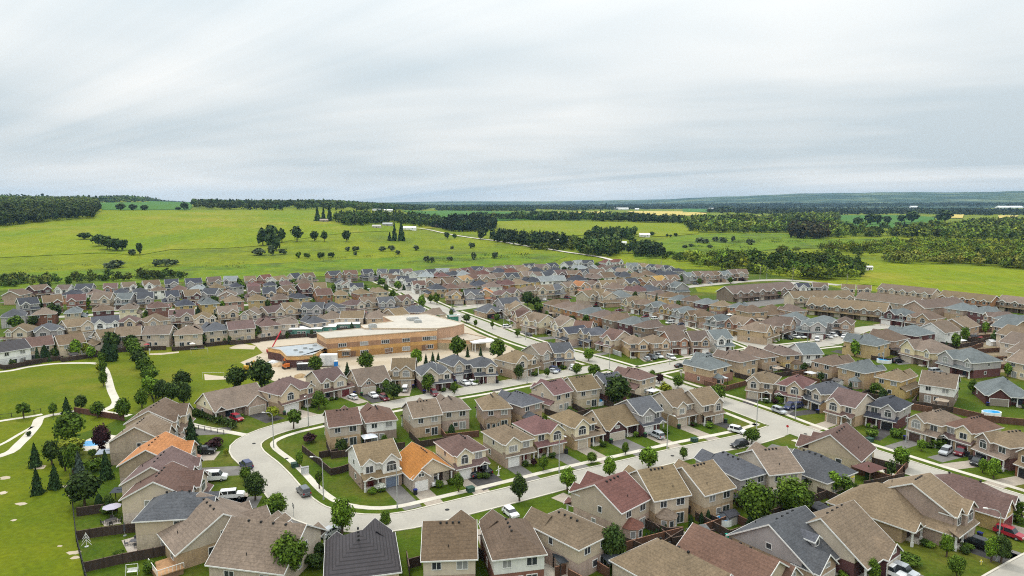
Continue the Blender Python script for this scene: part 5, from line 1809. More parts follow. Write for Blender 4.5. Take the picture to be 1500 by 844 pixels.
for i, (x, y, a) in enumerate([(401,656,180),(452,625,-90),(474,732,175),(582,745,-60),(819,692,-60),(977,658,-60),(1108,631,-30),(1165,614,215),(1327,648,215),(640,573,120),(772,562,120),(893,541,160),(981,534,-60),(855,512,215),(1120,505,150),(1183,502,-60),(1294,531,150),(1290,477,200),(738,480,215),(699,461,215),(1018,556,215),(1460,822,160),(1070,434,-100),(1113,443,200),(1123,409,-80),(770,498,215),(72,492,-80),(253,490,-80),(127,486,100),(662,455,35),(1040,500,30),(962,462,30)]):
    q = nearest_label(P(x, y)); l = f"curved arm street lamp near the {ORD[q['i']]} house from left in {q['row']}"
    if l in USED: l = 'other '+l
    if l in USED: l = 'further '+l
    lamp(x, y, a, ' '.join(l.split()[:16]))
def utility_pole(px, py, h, label):
    p = P(px, py); root = thing('utility_pole', label, 'utility pole', (p.x, p.y, 0), .3, 'utility poles by the trees')
    m = MB(); m.cyl(0,0,0,h,.18,.12,8); part('pole', m.mesh('pole','wood'), root, color=(.3,.27,.22))
    m = MB(); m.box(-1.3,1.3,-.07,.07,h-.9,h-.75); part('crossarm', m.mesh('crossarm','wood'), root, color=(.3,.27,.22))
    m = MB(); m.cyl(.3,0,h-2.6,h-1.7,.22,.22,8); part('transformer', m.mesh('transformer','metal'), root)
    return Vector((p.x, p.y, h-.8))
up = [utility_pole(1113,410,11,'wooden utility pole at the road end, left one'), utility_pole(1161,413,11,'wooden utility pole with lamp above the townhouses'), utility_pole(1240,424,11,'wooden utility pole beside the dark trees'), utility_pole(968,398,10,'utility pole behind the white gabled terrace')]
def wire(a, b2, label):
    m = MB(); m.tube([a+(b2-a)*t+Vector((0,0,-1.4*4*t*(1-t))) for t in [i/10 for i in range(11)]], .035, 4); tag(part('overhead_wire', m.mesh('overhead_wire','rubber')), label, 'wire', 'overhead wires')
wire(up[0], up[1], 'thin overhead wire between the two left utility poles'); wire(up[1], up[2], 'thin overhead wire running to the pole beside the trees')

# ------------------------------------------------------------------ fences
def fence(pts, h, col, label, cap=True, mat='wood', light=False, sparse=False):
    pts = [Vector((p[0], p[1], 0)) for p in pts]; o = pts[0]
    root = thing('wooden_fence' if mat == 'wood' else 'chain_fence', label, 'fence', o, 0, 'garden fences')
    pan = MB(); rail = MB(); posts = []
    for a, b2 in zip(pts, pts[1:]):
        t = (b2-a); ln = t.length
        if ln < .3: continue
        t /= ln; nn = Vector((-t.y, t.x, 0)); k = max(1, round(ln/2.4))
        for i in range(k):
            p, q = a+t*ln*i/k-o, a+t*ln*(i+1)/k-o
            def bx(mb, th, z0, z1):
                mb.add([p-nn*th+Vector((0,0,z0)), q-nn*th+Vector((0,0,z0)), q+nn*th+Vector((0,0,z0)), p+nn*th+Vector((0,0,z0)), p-nn*th+Vector((0,0,z1)), q-nn*th+Vector((0,0,z1)), q+nn*th+Vector((0,0,z1)), p+nn*th+Vector((0,0,z1))],
                       [(3,2,1,0),(4,5,6,7),(0,1,5,4),(1,2,6,5),(2,3,7,6),(3,0,4,7)])
            if not sparse: bx(pan, .025, .05, h-.05)
            bx(rail, .07, h-.05, h+.01)
            if sparse: bx(pan, .01, .1, .14)
            posts.append(a+t*ln*i/k-o)
    posts.append(pts[-1]-o)
    part('board_panel', pan.mesh('board_panel', mat), root, color=col)
    part('top_rail', rail.mesh('top_rail', mat), root, color=tuple(min(1, c*(2.6 if cap else 1.2)) for c in col))
    def pm():
        m = MB(); m.box(-.06,.06,-.06,.06,0,1.0); return m.mesh('post', mat)
    me = cached(('post', mat), pm)
    for p in posts[:100]: part('post', me, root, p, color=col, scale=(1, 1, h+.1))
    return root
DK = (.052,.036,.028); RB = (.12,.062,.04); GY = (.36,.36,.34)
def pf(px, h, col, label, **k): fence([P(*q) for q in px], h, col, label, **k)
pf([(103,704),(107,747),(112,794),(124,843),(131,870)], 1.5, (.02,.02,.02), 'thin black chain fence between the park and the near gardens', cap=False, sparse=True, mat='rubber')
pf([(113,757),(140,753),(172,749)], 1.8, DK, 'dark board fence behind the lilac umbrella garden')
pf([(113,792),(150,786),(207,779)], 1.8, DK, 'dark board fence between the umbrella and tree frame gardens')
pf([(124,839),(180,826),(247,813)], 1.8, DK, 'dark pale topped board fence nearest the bottom left')
pf([(443,662),(464,679),(485,697),(500,694),(516,688)], 1.7, DK, 'dark corner fence around the lawn inside the bend')
pf([(468,672),(500,666),(519,662)], 1.7, DK, 'dark fence splitting the lawn inside the bend')
pf([(596,822),(600,846)], 1.8, DK, 'short pale topped fence beside the dark ribbed roof')
pf([(598,834),(617,829)], 1.8, DK, 'short dark fence panel beside the near brown roof')
pf([(694,812),(737,841)], 1.8, DK, 'dark fence between the brown and red brick houses')
pf([(805,801),(828,814),(853,828)], 1.8, RB, 'brown fence beside the dark gazebo garden')
pf([(813,846),(865,831),(892,848)], 1.8, RB, 'brown fence corner at the bottom edge behind the gazebo')
pf([(930,768),(954,778),(978,787),(1000,785)], 1.8, DK, 'long dark fence beside the cedar garden')
pf([(917,808),(960,796),(1000,786)], 1.8, RB, 'reddish fence along the back of the cedar garden')
pf([(1005,752),(1030,762),(1052,772)], 1.8, DK, 'dark fence beside the blue canopy garden')
pf([(1006,790),(1040,778),(1075,765),(1096,775)], 1.8, RB, 'red brown fence around the slide garden')
pf([(1277,681),(1300,687),(1325,694)], 1.8, DK, 'dark fence facing the main street beside the red gazebo')
pf([(1265,717),(1295,711),(1324,704)], 1.8, DK, 'dark fence behind the big near right roofs')
pf([(1187,739),(1209,731)], 1.8, DK, 'short dark fence behind the round garden tree')
pf([(1112,730),(1140,742),(1165,752)], 1.8, DK, 'dark fence behind the dark pergola garden')
pf([(1489,677),(1520,688)], 1.9, (.36,.17,.07), 'fresh orange wood fence at the right edge')
pf([(875,511),(893,517),(910,523)], 1.9, GY, 'pale grey fence beside the yellow brick corner house')
pf([(1018,557),(1036,562),(1055,565)], 1.9, GY, 'pale grey fence below the blue roofed brick house')
pf([(1072,487),(1083,490),(1093,494),(1108,495)], 1.9, GY, 'pale grey fence along the inner street corner')
pf([(109,605),(135,609),(182,617)], 1.7, (.10,.045,.035), 'red brown fence between the park path and the gardens')
pf([(190,506),(200,531),(214,562),(225,590)], 1.4, (.02,.02,.02), 'black chain fence under the hedge line of trees', cap=False, sparse=True, mat='rubber')
pf([(266,502),(320,498),(352,494),(425,489)], 1.8, DK, 'dark board fence along the top of the sports field')
pf([(30,533),(10,535),(-20,537)], 1.8, DK, 'dark board fence at the left edge of the park')
pf([(0,613),(50,607),(60,604)], 1.1, (.02,.02,.02), 'low black rail fence beside the park path', cap=False, sparse=True, mat='rubber')
pf([(264,624),(300,631),(328,636)], 1.1, (.03,.03,.03), 'low black rail along the footpath to the bend', cap=False, sparse=True, mat='rubber')
for h in ROWS:
    if h['lod'] > 1 or h['rowname'] in ('right edge houses','corner bungalow','near left corner houses','near bottom houses','houses south of the bend','near right houses','houses west of the bend'): continue
    c, s = math.cos(h['rt']), math.sin(h['rt'])
    def W(x, y): return (h['pos'].x+c*x-s*y, h['pos'].y+s*x+c*y)
    far = 7.0 if h['side'] == 'B' else 6.0
    x = h['hw']+.75
    pts = [W(x, h['hd']-1.5), W(x, h['hd']+far)]
    if h['side'] == 'B': pts.append(W(-x+.1, h['hd']+far))
    fence(pts, 1.75, rnd.choice([DK, DK, RB]), f"board fence behind the {ORD[h['i']]} house from left in {h['row']}")
for h in ROWS:
    if h['lod'] == 2 and h['side'] == 'B':
        c, s = math.cos(h['rt']), math.sin(h['rt']); x = h['hw']+.75
        W = lambda x, y: (h['pos'].x+c*x-s*y, h['pos'].y+s*x+c*y)
        fence([W(x, h['hd']-1), W(x, h['hd']+6), W(-x, h['hd']+6)], 1.75, DK, f"board fence behind the {ORD[h['i']]} house from left in {h['row']}")

# ------------------------------------------------------------------ garden and street objects
def frame_canopy(p, w, d, h, col, label, rz, kind='gazebo', two=True, postc=(.05,.045,.04), hip=True):
    root = thing(kind, label, kind.replace('_', ' '), (p.x, p.y, 0), rz, 'garden shelters')
    m = MB()
    roof_hip(m, None, -w/2, w/2, -d/2, d/2, h, .35)
    if two: roof_hip(m, None, -w*.2, w*.2, -d*.2, d*.2, h+.35*min(w,d)*.36, .3)
    part('canopy', m.mesh('canopy', 'plain'), root, color=col)
    q = MB(); q.box(-.07,.07,-.07,.07,0,h); me = q.mesh('post','plain')
    for sx in (-1,1):
        for sy in (-1,1): part('post', me, root, (sx*(w/2-.2), sy*(d/2-.2), 0), color=postc)
    return root
def umbrella(p, col, label, r=1.5, closed=False):
    root = thing('patio_umbrella', label, 'umbrella', (p.x,p.y,0), 0, 'patio umbrellas')
    m = MB(); m.cyl(0,0,0,2.5,.04,.04,6); m.cyl(0,0,0,.12,.3,.3,10); part('pole', m.mesh('pole','metal'), root)
    m = MB()
    if closed: m.cyl(0,0,1.0,2.6,.22,.05,8)
    else:
        k = 8; m.add([(r*math.cos(2*PI*i/k), r*math.sin(2*PI*i/k), 2.05) for i in range(k)]+[(0,0,2.6)], [(i,(i+1)%k,k) for i in range(k)]+[tuple(range(k))[::-1]])
    part('canopy', m.mesh('canopy','plain'), root, color=col)
def table_set(p, label, col=(.05,.045,.045), n=4):
    root = thing('patio_table', label, 'table', (p.x,p.y,0), rnd.random(), 'patio tables')
    m = MB(); m.box(-.9,.9,-.5,.5,.68,.74); part('table_top', m.mesh('table_top','plain'), root, color=col)
    for sx in (-1,1):
        for sy in (-1,1):
            m = MB(); m.box(-.04,.04,-.04,.04,0,.68); part('leg', m.mesh('leg','plain'), root, (sx*.8,sy*.4,0), color=col)
    for i in range(n):
        a = i*2*PI/n+.4; q = Vector((p.x+1.5*math.cos(a), p.y+1.2*math.sin(a), 0))
        ch = thing('garden_chair', label.replace('table', f'garden chair at the table, {ORD[i]} going round,'), 'chair', q, a+PI, 'garden chairs')
        def seat():
            m = MB(); m.box(-.28,.28,-.28,.28,.38,.46); return m.mesh('seat','plain')
        def back():
            m = MB(); m.box(-.3,-.22,-.28,.28,.46,.95); return m.mesh('backrest','plain')
        def leg():
            m = MB(); m.box(-.03,.03,-.03,.03,0,.38); return m.mesh('leg','plain')
        part('seat', cached('cseat', seat), ch, color=col); part('backrest', cached('cback', back), ch, color=col)
        for sx in (-1,1):
            for sy in (-1,1): part('leg', cached('cleg', leg), ch, (sx*.24,sy*.24,0), color=col)
def shed(p, rz, w, d, wc, rc, label):
    root = thing('garden_shed', label, 'shed', (p.x,p.y,0), rz, 'garden sheds')
    m = MB(); m.ext([(-d/2,0),(d/2,0),(d/2,1.9),(0,2.45),(-d/2,1.9)], 'x', -w/2, w/2); part('wall', m.mesh('wall','siding'), root, color=wc)
    m = MB(); roof_gable(m, None, -w/2-.15, w/2+.15, -d/2-.2, d/2+.2, 'x', 1.85, .5); part('roof', m.mesh('roof','shingle'), root, color=rc)
    m = MB(); m.box(-.7,.7,-.06,0,0,1.75); part('door', m.mesh('door','paint'), root, (0,-d/2,0), color=(.5,.48,.44))
def pool(p, rx, ry, label, above=True, rim=(.75,.76,.76)):
    root = thing('swimming_pool', label, 'swimming pool', (p.x,p.y,0), 0, 'swimming pools')
    h = 1.25 if above else .12; k = 20; m = MB()
    o = [(rx*math.cos(2*PI*i/k), ry*math.sin(2*PI*i/k)) for i in range(k)]; q = [(x*.93,y*.93) for x, y in o]
    vs = [(x,y,0) for x,y in o]+[(x,y,h) for x,y in o]+[(x,y,h) for x,y in q]+[(x,y,h-.3) for x,y in q]
    fs = []
    for a in range(3): fs += [(a*k+i, a*k+(i+1)%k, (a+1)*k+(i+1)%k, (a+1)*k+i) for i in range(k)]
    m.add(vs, fs); part('pool_wall', m.mesh('pool_wall','plain'), root, color=rim)
    m = MB(); m.add([(x,y,h-.15 if above else h-.02) for x,y in q], [tuple(range(k))]); part('pool_water', m.mesh('pool_water','water'), root)
frame_canopy(P(179,734), 3.6, 3.0, 2.4, (.035,.042,.055), 'dark grey gazebo beside the maroon turret house', .2)
umbrella(P(165,757), (.36,.33,.40), 'open lilac patio umbrella over black chairs', 1.7)
table_set(P(163,766), 'black table under the lilac umbrella')
umbrella(P(183,785), (.06,.065,.075), 'closed dark patio umbrella beside the patio chairs', 1.2, True)
table_set(P(199,797), 'grey table on the patio below the slate roof', (.09,.09,.1))
psheet('patio', [(148,764),(172,759),(178,767),(153,771)], .03, 'patio'); psheet('patio', [(178,792),(206,784),(222,800),(188,812)], .03, 'patio')
psheet('patio', [(118,648),(150,635),(180,640),(186,650),(150,664),(122,660)], .03, 'concrete')
pool(P(134,650), 3.6, 2.2, 'blue in ground swimming pool beside the purple tree', False)
frame_canopy(P(158,677), 4.2, 3.4, 2.6, (.25,.28,.33), 'pale grey hard top gazebo behind the orange roof', .3)
frame_canopy(P(541,652), 3.6, 3.6, 2.3, (.62,.64,.68), 'white canopy tent behind the tan gable house', .5, 'canopy_tent', False, WH)
frame_canopy(P(832,835), 4.4, 3.4, 2.4, (.035,.042,.05), 'dark gazebo with vented roof behind the white backed house', .35)
psheet('patio', [(770,846),(806,815),(826,818),(858,838),(840,850)], .03, 'concrete')
shed(P(668,846), .2, 3.4, 2.6, WH, (.55,.55,.57), 'white topped garden shed behind the near brown house')
frame_canopy(P(1048,752), 3.2, 3.0, 2.4, (.17,.42,.52), 'bright blue canopy with white frame in a back garden', .5, 'canopy_tent', False, WH)
frame_canopy(P(1070,744), 3.8, 3.2, 2.5, (.03,.032,.036), 'black gazebo right of the bright blue canopy', .5)
psheet('patio', [(1030,752),(1066,742),(1082,752),(1050,766)], .03, 'patio'); psheet('patio', [(958,783),(986,773),(1006,780),(978,793)], .03, 'patio')
pool(P(1061,768), 1.5, 1.3, 'small white rimmed pool beside the blue canopy')
shed(P(1068,766), .5, 2.6, 2.2, (.3,.3,.3), (.07,.07,.08), 'grey garden shed below the black gazebo')
shed(P(1022,790), .5, 3.4, 2.2, (.2,.2,.2), (.12,.12,.12), 'long grey shed behind the maroon roof')
frame_canopy(P(1163,716), 3.8, 3.2, 2.5, (.03,.032,.036), 'black pergola behind the beige gable house', .5)
frame_canopy(P(1272,701), 6.0, 4.6, 2.6, (.115,.05,.042), 'red shingled garden pavilion beside the main street', .5, 'garden_pavilion', False, (.2,.12,.08))
umbrella(P(1239,709), (.75,.62,.03), 'bright yellow patio umbrella behind the cream bungalow', 1.7)
frame_canopy(P(1198,758), 3.4, 3.0, 2.4, (.03,.03,.034), 'black gazebo beside the near tan hip roof', .4)
frame_canopy(P(900,838), 3.6, 3.2, 2.5, (.035,.04,.046), 'dark slate gazebo at the bottom edge', .3)
pool(P(1452,609), 2.6, 1.8, 'round above ground pool in front of the maroon brick house')
pool(P(1295,531), 2.6, 2.4, 'bright blue round pool behind the yellow brick house')
frame_canopy(P(862,586), 3.4, 3.0, 2.4, (.7,.7,.7), 'white canopy tent left of the biggest dark maple', .5, 'canopy_tent', False, WH)
pool(P(873,592), 2.6, 2.2, 'covered white round pool below the white canopy tent')
frame_canopy(P(1054,563), 4.4, 3.6, 2.4, (.55,.57,.58), 'pale roofed gazebo behind the pale grey fence', .3)
frame_canopy(P(1312,520), 4.6, 3.4, 2.3, (.06,.045,.04), 'dark flat pergola beside the maroon brick hip house', .3)
umbrella(P(1472,488), (.75,.73,.70), 'large white patio umbrella in the far right gardens', 2.8)
umbrella(P(1481,508), (.75,.73,.70), 'white patio umbrella nearest the right hand terrace', 2.4)
shed(P(1453,506), .1, 3.4, 2.6, WH, (.6,.6,.6), 'white garden shed in the far right gardens')
frame_canopy(P(1425,500), 5.0, 3.2, 2.4, (.04,.04,.045), 'dark gazebo left of the white garden shed', .2)
pool(P(1425,484), 2.0, 1.4, 'small bright blue pool in the far right gardens')
for i, (a, b2) in enumerate([((1412,489),(1495,484)),((1410,498),(1480,494)),((1432,518),(1492,514)),((1445,530),(1500,528)),((1405,480),(1450,478)),((1434,540),(1500,542)),((1405,520),(1440,508))]):
    pf([a, b2], 1.9, (.11,.06,.04), f'{ORD[i]} brown fence listed among the stacked far right gardens')
for i, (a, b2) in enumerate([((1396,606),(1440,616)),((1440,618),(1500,624)),((1322,598),(1365,606))]):
    pf([a, b2], 1.9, RB, f'{ORD[i]} red brown fence left to right behind the white sided house')
psheet('patio', [(1340,594),(1368,590),(1388,596),(1372,602),(1350,600)], .03, 'concrete')
# coloured play things in the inner garden
psheet('patio', [(618,632),(640,624),(646,629),(622,637)], .03, 'concrete')
def toy(p, col, label, kind):
    root = thing('plastic_'+kind, label, 'toy', (p.x,p.y,0), .4, 'garden toys'); m = MB(); s = MB()
    m.box(-.5,.5,-.4,.4,0,.9); m.box(-.6,.6,-.5,.5,.9,1.0); s.ext([(.5,.9),(1.9,.1),(1.9,0),(.5,.75)], 'y', -.25, .25)
    part('body', m.mesh('body','plain'), root, color=col); part('slide', s.mesh('slide','plain'), root, color=tuple(c*.8 for c in col))
toy(P(619,633), (.7,.12,.2), 'pink red plastic play tower in the toy garden', 'play_tower'); toy(P(634,630), (.03,.35,.5), 'blue green plastic slide in the toy garden', 'slide'); toy(P(627,633), (.65,.42,.04), 'yellow plastic toy in the toy garden', 'slide')
toy(P(1068,790), (.03,.33,.25), 'green slide in the garden above the maroon roof', 'slide'); toy(P(776,848), (.03,.35,.18), 'green plastic slide on the near lawn', 'slide')
def decor_tree(p):
    root = thing('tree_frame', 'white light frame shaped like a fir tree on the lawn', 'garden decoration', (p.x,p.y,0), .2); m = MB()
    m.box(-.04,.04,-.04,.04,0,2.6)
    for z, w in ((2.5,.9),(1.9,1.15),(1.3,1.35)):
        for s in (-1,1): m.tube([(0,0,z),(s*w*.6,0,z-1.0)], .045, 5)
    part('frame', m.mesh('frame','trim'), root); q = MB(); q.cyl(0,0,0,.08,.35,.35,8); part('stand', q.mesh('stand','metal'), root)
decor_tree(P(127,801))
def swing_bench(p):
    root = thing('garden_swing', 'white framed garden swing seat on the near lawn', 'garden swing', (p.x,p.y,0), .2)
    for s in (-1,1):
        m = MB(); m.tube([(s*.9,-.5,0),(s*.9,0,1.7),(s*.9,.5,0)], .04, 5); part('frame', m.mesh('frame','trim'), root)
    m = MB(); m.tube([(-.9,0,1.7),(.9,0,1.7)], .04, 5); part('top_bar', m.mesh('top_bar','trim'), root)
    m = MB(); m.box(-.75,.75,-.25,.25,.45,.5); m.box(-.75,.75,.22,.27,.5,.95); part('seat', m.mesh('seat','trim'), root)
swing_bench(P(194,841))
# deck with white railing at the bottom left house
a = P(244,838); dk = thing('wooden_deck', 'tan wooden deck with white railing beside the near left house', 'deck', (a.x,a.y,0), math.radians(-48))
m = MB(); m.box(-2.6,2.6,-2.0,2.0,.9,1.05); part('deck_floor', m.mesh('deck_floor','wood'), dk, color=(.42,.24,.12))
m = MB(); m.box(-2.5,2.5,-1.9,1.9,0,.9); part('deck_skirt', m.mesh('deck_skirt','wood'), dk, color=(.2,.12,.07))
m = MB(); m.box(-2.6,2.6,-2.0,-1.93,1.95,2.03); m.box(2.53,2.6,-2,2,1.95,2.03)
for i in range(12): x = -2.6+5.2*i/11; m.box(x-.03,x+.03,-2.0,-1.94,1.05,1.95)
for i in range(8): y = -2+4*i/7; m.box(2.54,2.6,y-.03,y+.03,1.05,1.95)
part('railing', m.mesh('railing','trim'), dk)
# goals on the sports field
def goal(p, rz, w, label):
    root = thing('soccer_goal', label, 'soccer goal', (p.x,p.y,0), rz, 'soccer goals')
    for s in (0,1):
        m = MB(); m.cyl(s*w,0,0,2.4,.04,.04,6); part('post', m.mesh('post','trim'), root)
    m = MB(); m.tube([(0,0,2.4),(w,0,2.4)], .04, 6); part('crossbar', m.mesh('crossbar','trim'), root)
goal(P(297,556), .05, 7.2, 'near white soccer goal on the sports field'); goal(P(280,519), .05, 6.6, 'far white soccer goal on the sports field')
q = P(219,520); r_ = thing('backstop', 'white post and board at the end of the worn strip', 'post', (q.x,q.y,0)); m = MB(); m.cyl(0,0,0,2.6,.09,.09,6); part('post', m.mesh('post','trim'), r_); m = MB(); m.box(-.1,.5,-.05,.05,1.8,2.6); part('board', m.mesh('board','trim'), r_)
# site machines beside the school
def digger(p, rz, col, label):
    root = thing('excavator', label, 'excavator', (p.x,p.y,0), rz, 'site machines')
    for s in (-1,1):
        m = MB(); m.ext([(-1.5,.2),(-1.3,0),(1.3,0),(1.5,.2),(1.3,.7),(-1.3,.7)], 'y', s*.9-.25, s*.9+.25); part('track', m.mesh('track','rubber'), root)
    m = MB(); m.box(-1.4,1.0,-1.0,1.0,.8,1.6); m.box(-1.5,-.6,-1.0,1.0,1.6,2.0); part('body', m.mesh('body','plain'), root, color=col)
    m = MB(); m.box(-.2,1.0,.1,1.0,1.6,2.8); part('cab', m.mesh('cab','car_glass'), root)
    m = MB(); m.tube([(1.0,-.3,1.4),(2.6,-.3,3.2),(4.0,-.3,2.0),(4.2,-.3,.6)], [.22,.2,.16,.14], 6); part('arm', m.mesh('arm','plain'), root, color=col)
    m = MB(); m.ext([(3.9,.1),(4.7,.2),(4.6,.8),(4.1,.9)], 'y', -.8, .2); part('bucket', m.mesh('bucket','metal'), root)
digger(P(419,540), 2.2, (.6,.16,.03), 'orange excavator beside the sand heap at the school'); digger(P(364,543), 1.2, (.6,.33,.03), 'yellow orange machine at the sports field edge')
q = P(397,517); r_ = thing('boom_lift', 'red boom lift reaching over the low school roof', 'boom lift', (q.x,q.y,0), math.radians(30))
m = MB(); m.box(-1.6,1.6,-1.1,1.1,.4,1.4); part('base', m.mesh('base','plain'), r_, color=(.45,.03,.04))
for sx in (-1,1):
    for sy in (-1,1): w_ = part('wheel', CACHE['wheel'], r_, (sx*1.1, sy*1.1, .45), scale=(1.3,1.3,1.3)); w_.rotation_euler = (PI/2,0,0)
m = MB(); m.tube([(0,0,1.3),(4.6,1.5,8.4)], .24, 6); part('boom', m.mesh('boom','plain'), r_, color=(.50,.03,.05))
m = MB(); m.tube([(4.6,1.5,8.4),(8.2,3.0,7.6)], .15, 6); m.box(7.8,9.2,2.4,3.6,7.2,8.1); part('jib', m.mesh('jib','plain'), r_, color=(.05,.05,.05))
q = P(482,536); r_ = thing('site_container', 'tall white site container in front of the low school wing', 'container', (q.x,q.y,0), .1); m = MB(); m.box(-3,3,-1.5,1.5,.4,4.4); part('body', m.mesh('body','trim'), r_)
m = MB(); m.box(-2.6,2.6,-1.2,1.2,0,.4); part('base', m.mesh('base','rubber'), r_); m = MB(); m.box(-1.2,1.2,-1.56,-1.5,.6,4.1); part('door', m.mesh('door','plain'), r_, color=(.6,.6,.6))
q = P(488,536.5); r_ = thing('portable_toilet', 'bright blue portable toilet beside the white container', 'portable toilet', (q.x+1.5,q.y-1.5,0)); m = MB(); m.box(-.6,.6,-.6,.6,0,2.2); part('body', m.mesh('body','plain'), r_, color=(.02,.2,.6)); m = MB(); m.box(-.65,.65,-.65,.65,2.2,2.4); part('roof', m.mesh('roof','trim'), r_)
q = P(452,541); r_ = thing('waste_skip', 'long dark waste skip before the low school wing', 'skip', (q.x,q.y,0), .15); m = MB(); m.ext([(-1.1,0),(1.1,0),(1.3,2.2),(-1.3,2.2)], 'x', -4, 4); part('body', m.mesh('body','plain'), r_, color=(.05,.05,.055)); m = MB(); m.box(-3.8,3.8,-1.1,1.1,2.2,2.3); part('load', m.mesh('load','plain'), r_, color=(.6,.6,.58))
for px, py, s, col, lb in ((408,536,2.6,(.42,.30,.18),'brown heap of excavated sand by the excavator'), (400,531,2.0,(.55,.55,.55),'pale wrapped pile of material beside the low wing'), (440,552,2.4,(.36,.24,.12),'low earth heap behind the maroon roofed house')):
    q = P(px, py); m = MB(); k = 12; rr = random.Random(px)
    rings = [(1,0),(.72,.45),(.38,.8),(.0,1.0)]; vs = [(s*r*math.cos(2*PI*i/k)*rr.uniform(.85,1.15), s*r*math.sin(2*PI*i/k)*rr.uniform(.85,1.15), h*s*.5) for r, h in rings for i in range(k)]
    m.add(vs, [(a*k+i, a*k+(i+1)%k, (a+1)*k+(i+1)%k, (a+1)*k+i) for a in range(3) for i in range(k)]); o = part('material_heap', m.mesh('material_heap','plain'), None, (q.x,q.y,0), color=col); tag(o, lb, 'heap')
frame_canopy(P(505,523), 5, 4, 3, (.6,.52,.4), 'tan roofed open shelter in front of the school wall', .1, 'school_shelter', False, (.4,.3,.2))
# small street things
for i, (px, py) in enumerate(((420,672),(505,758),(655,747),(835,704),(985,668),(372,650),(1180,636),(1245,657),(950,551),(700,472))):
    p = P(px, py); m = MB(); m.cyl(0,0,0,.012,.45,.45,14); o = part('manhole_cover', m.mesh('manhole_cover','rubber'), None, (p.x,p.y,.062))
    q = nearest_label(p); tag(o, f"round iron manhole cover in the road near the {ORD[q['i']]} house in {q['row']}", 'manhole cover', 'manhole covers')
def box_thing(name, p, w, d, h, col, label, cat, top=None):
    r_ = thing(name, label, cat, (p.x,p.y,0), math.radians(30), None); m = MB(); m.box(-w/2,w/2,-d/2,d/2,0,h); part('body', m.mesh('body','plain'), r_, color=col)
    m = MB(); m.box(-w/2-.06,w/2+.06,-d/2-.06,d/2+.06,h,h+.1); part('lid', m.mesh('lid','plain'), r_, color=top or col)
for px, py, lb in ((432,684,'dark green utility box on the verge inside the bend'),(689,720,'green utility box on the verge beside the sidewalk'),(1017,647,'dark utility box on the verge near the corner'),(1274,647,'dark green utility box by the sidewalk at the main street')):
    box_thing('utility_box', P(px,py), 1.5, 1.3, .9, (.03,.07,.05), lb, 'utility box')
box_thing('mailbox_cluster', P(447,694), 1.6, .6, 1.5, (.55,.56,.56), 'pale grey community mailbox beside the bend sidewalk', 'mailbox', (.3,.3,.3))
for px, py, col, lb in ((895,645,(.03,.03,.22),'dark bin with blue lid by the maroon brick bungalow'),(851,655,(.02,.02,.02),'black bin beside the cream house garage'),(1460,768,(.02,.02,.03),'black bin with blue lid by the maroon garage doors'),(1366,648,(.02,.03,.12),'blue bin beside the beige garage'),(594,701,(.05,.05,.2),'small blue bin beside the blue grey garage door'),(1040,622,(.02,.02,.02),'black bin at the corner house garage')):
    box_thing('wheelie_bin', P(px,py), .7, .7, 1.1, (.02,.02,.022), lb, 'bin', col)
for px, py, lb, c in ((366,742,'pale hydrant on the lawn beside the bend','w'),(1437,827,'yellow hydrant on the near right lawn','y')):
    p = P(px, py); r_ = thing('fire_hydrant', lb, 'hydrant', (p.x,p.y,0)); m = MB(); m.cyl(0,0,0,.7,.13,.12,8); m.cyl(0,0,.7,.85,.16,.06,8); part('body', m.mesh('body','plain'), r_, color=(.6,.58,.45) if c == 'w' else (.65,.55,.1)); m = MB(); m.box(-.24,.24,-.06,.06,.45,.57); part('nozzle', m.mesh('nozzle','plain'), r_, color=(.5,.5,.45))
p = P(430,757); r_ = thing('street_sign', 'double square street sign on a dark post at the bend', 'sign', (p.x,p.y,0), math.radians(120)); m = MB(); m.cyl(0,0,0,2.4,.05,.05,6); part('post', m.mesh('post','metal'), r_)
for s in (-1,1): 
    m = MB(); m.box(s*.36-.33,s*.36+.33,-.03,.03,1.9,2.6); q = part('sign_panel', m.mesh('sign_panel','plain'), r_, color=(.03,.03,.03)); m = MB(); m.box(s*.36-.2,s*.36+.2,-.045,.045,2.05,2.45); part('panel_face', m.mesh('panel_face','trim'), q)
p = P(1153,637); r_ = thing('stop_sign', 'small red stop sign at the corner of the crescent', 'sign', (p.x,p.y,0), math.radians(-50)); m = MB(); m.cyl(0,0,0,2.2,.04,.04,6); part('post', m.mesh('post','metal'), r_); m = MB(); m.ext([(.36*math.cos(PI/8+i*PI/4), 2.3+.36*math.sin(PI/8+i*PI/4)) for i in range(8)], 'y', -.03, .03); part('sign_panel', m.mesh('sign_panel','plain'), r_, color=(.5,.02,.02))
p = P(1411,655); r_ = thing('flag', 'red and white flag on a short staff by the maroon roofed porch', 'flag', (p.x,p.y,1.2), math.radians(-52)); m = MB(); m.tube([(0,0,0),(.5,-.6,1.6)], .03, 5); part('staff', m.mesh('staff','metal'), r_)
for x0, x1, c in ((0,.25,(.6,.03,.03)),(.25,.75,(.8,.8,.8)),(.75,1,(.6,.03,.03))):
    m = MB(); m.box(.5+x0*1.2,.5+x1*1.2,-.62,-.6,.9,1.6); part('flag_stripe', m.mesh('flag_stripe','plain'), r_, color=c)
p = P(730,697); r_ = thing('garden_statue', 'white angular garden figure on the lawn beside the black pickup', 'statue', (p.x,p.y,0)); m = MB(); m.tube([(0,0,0),(.1,0,1.2),(.0,.1,2.2)], [.16,.14,.1], 6); m.tube([(.1,0,1.5),(.6,0,1.8)], .08, 5); m.tube([(.0,0,1.5),(-.5,.1,1.1)], .08, 5); part('body', m.mesh('body','trim'), r_); m = MB(); m.cyl(0,0,0,.15,.35,.35,8); part('plinth', m.mesh('plinth','plain'), r_, color=(.4,.38,.35))
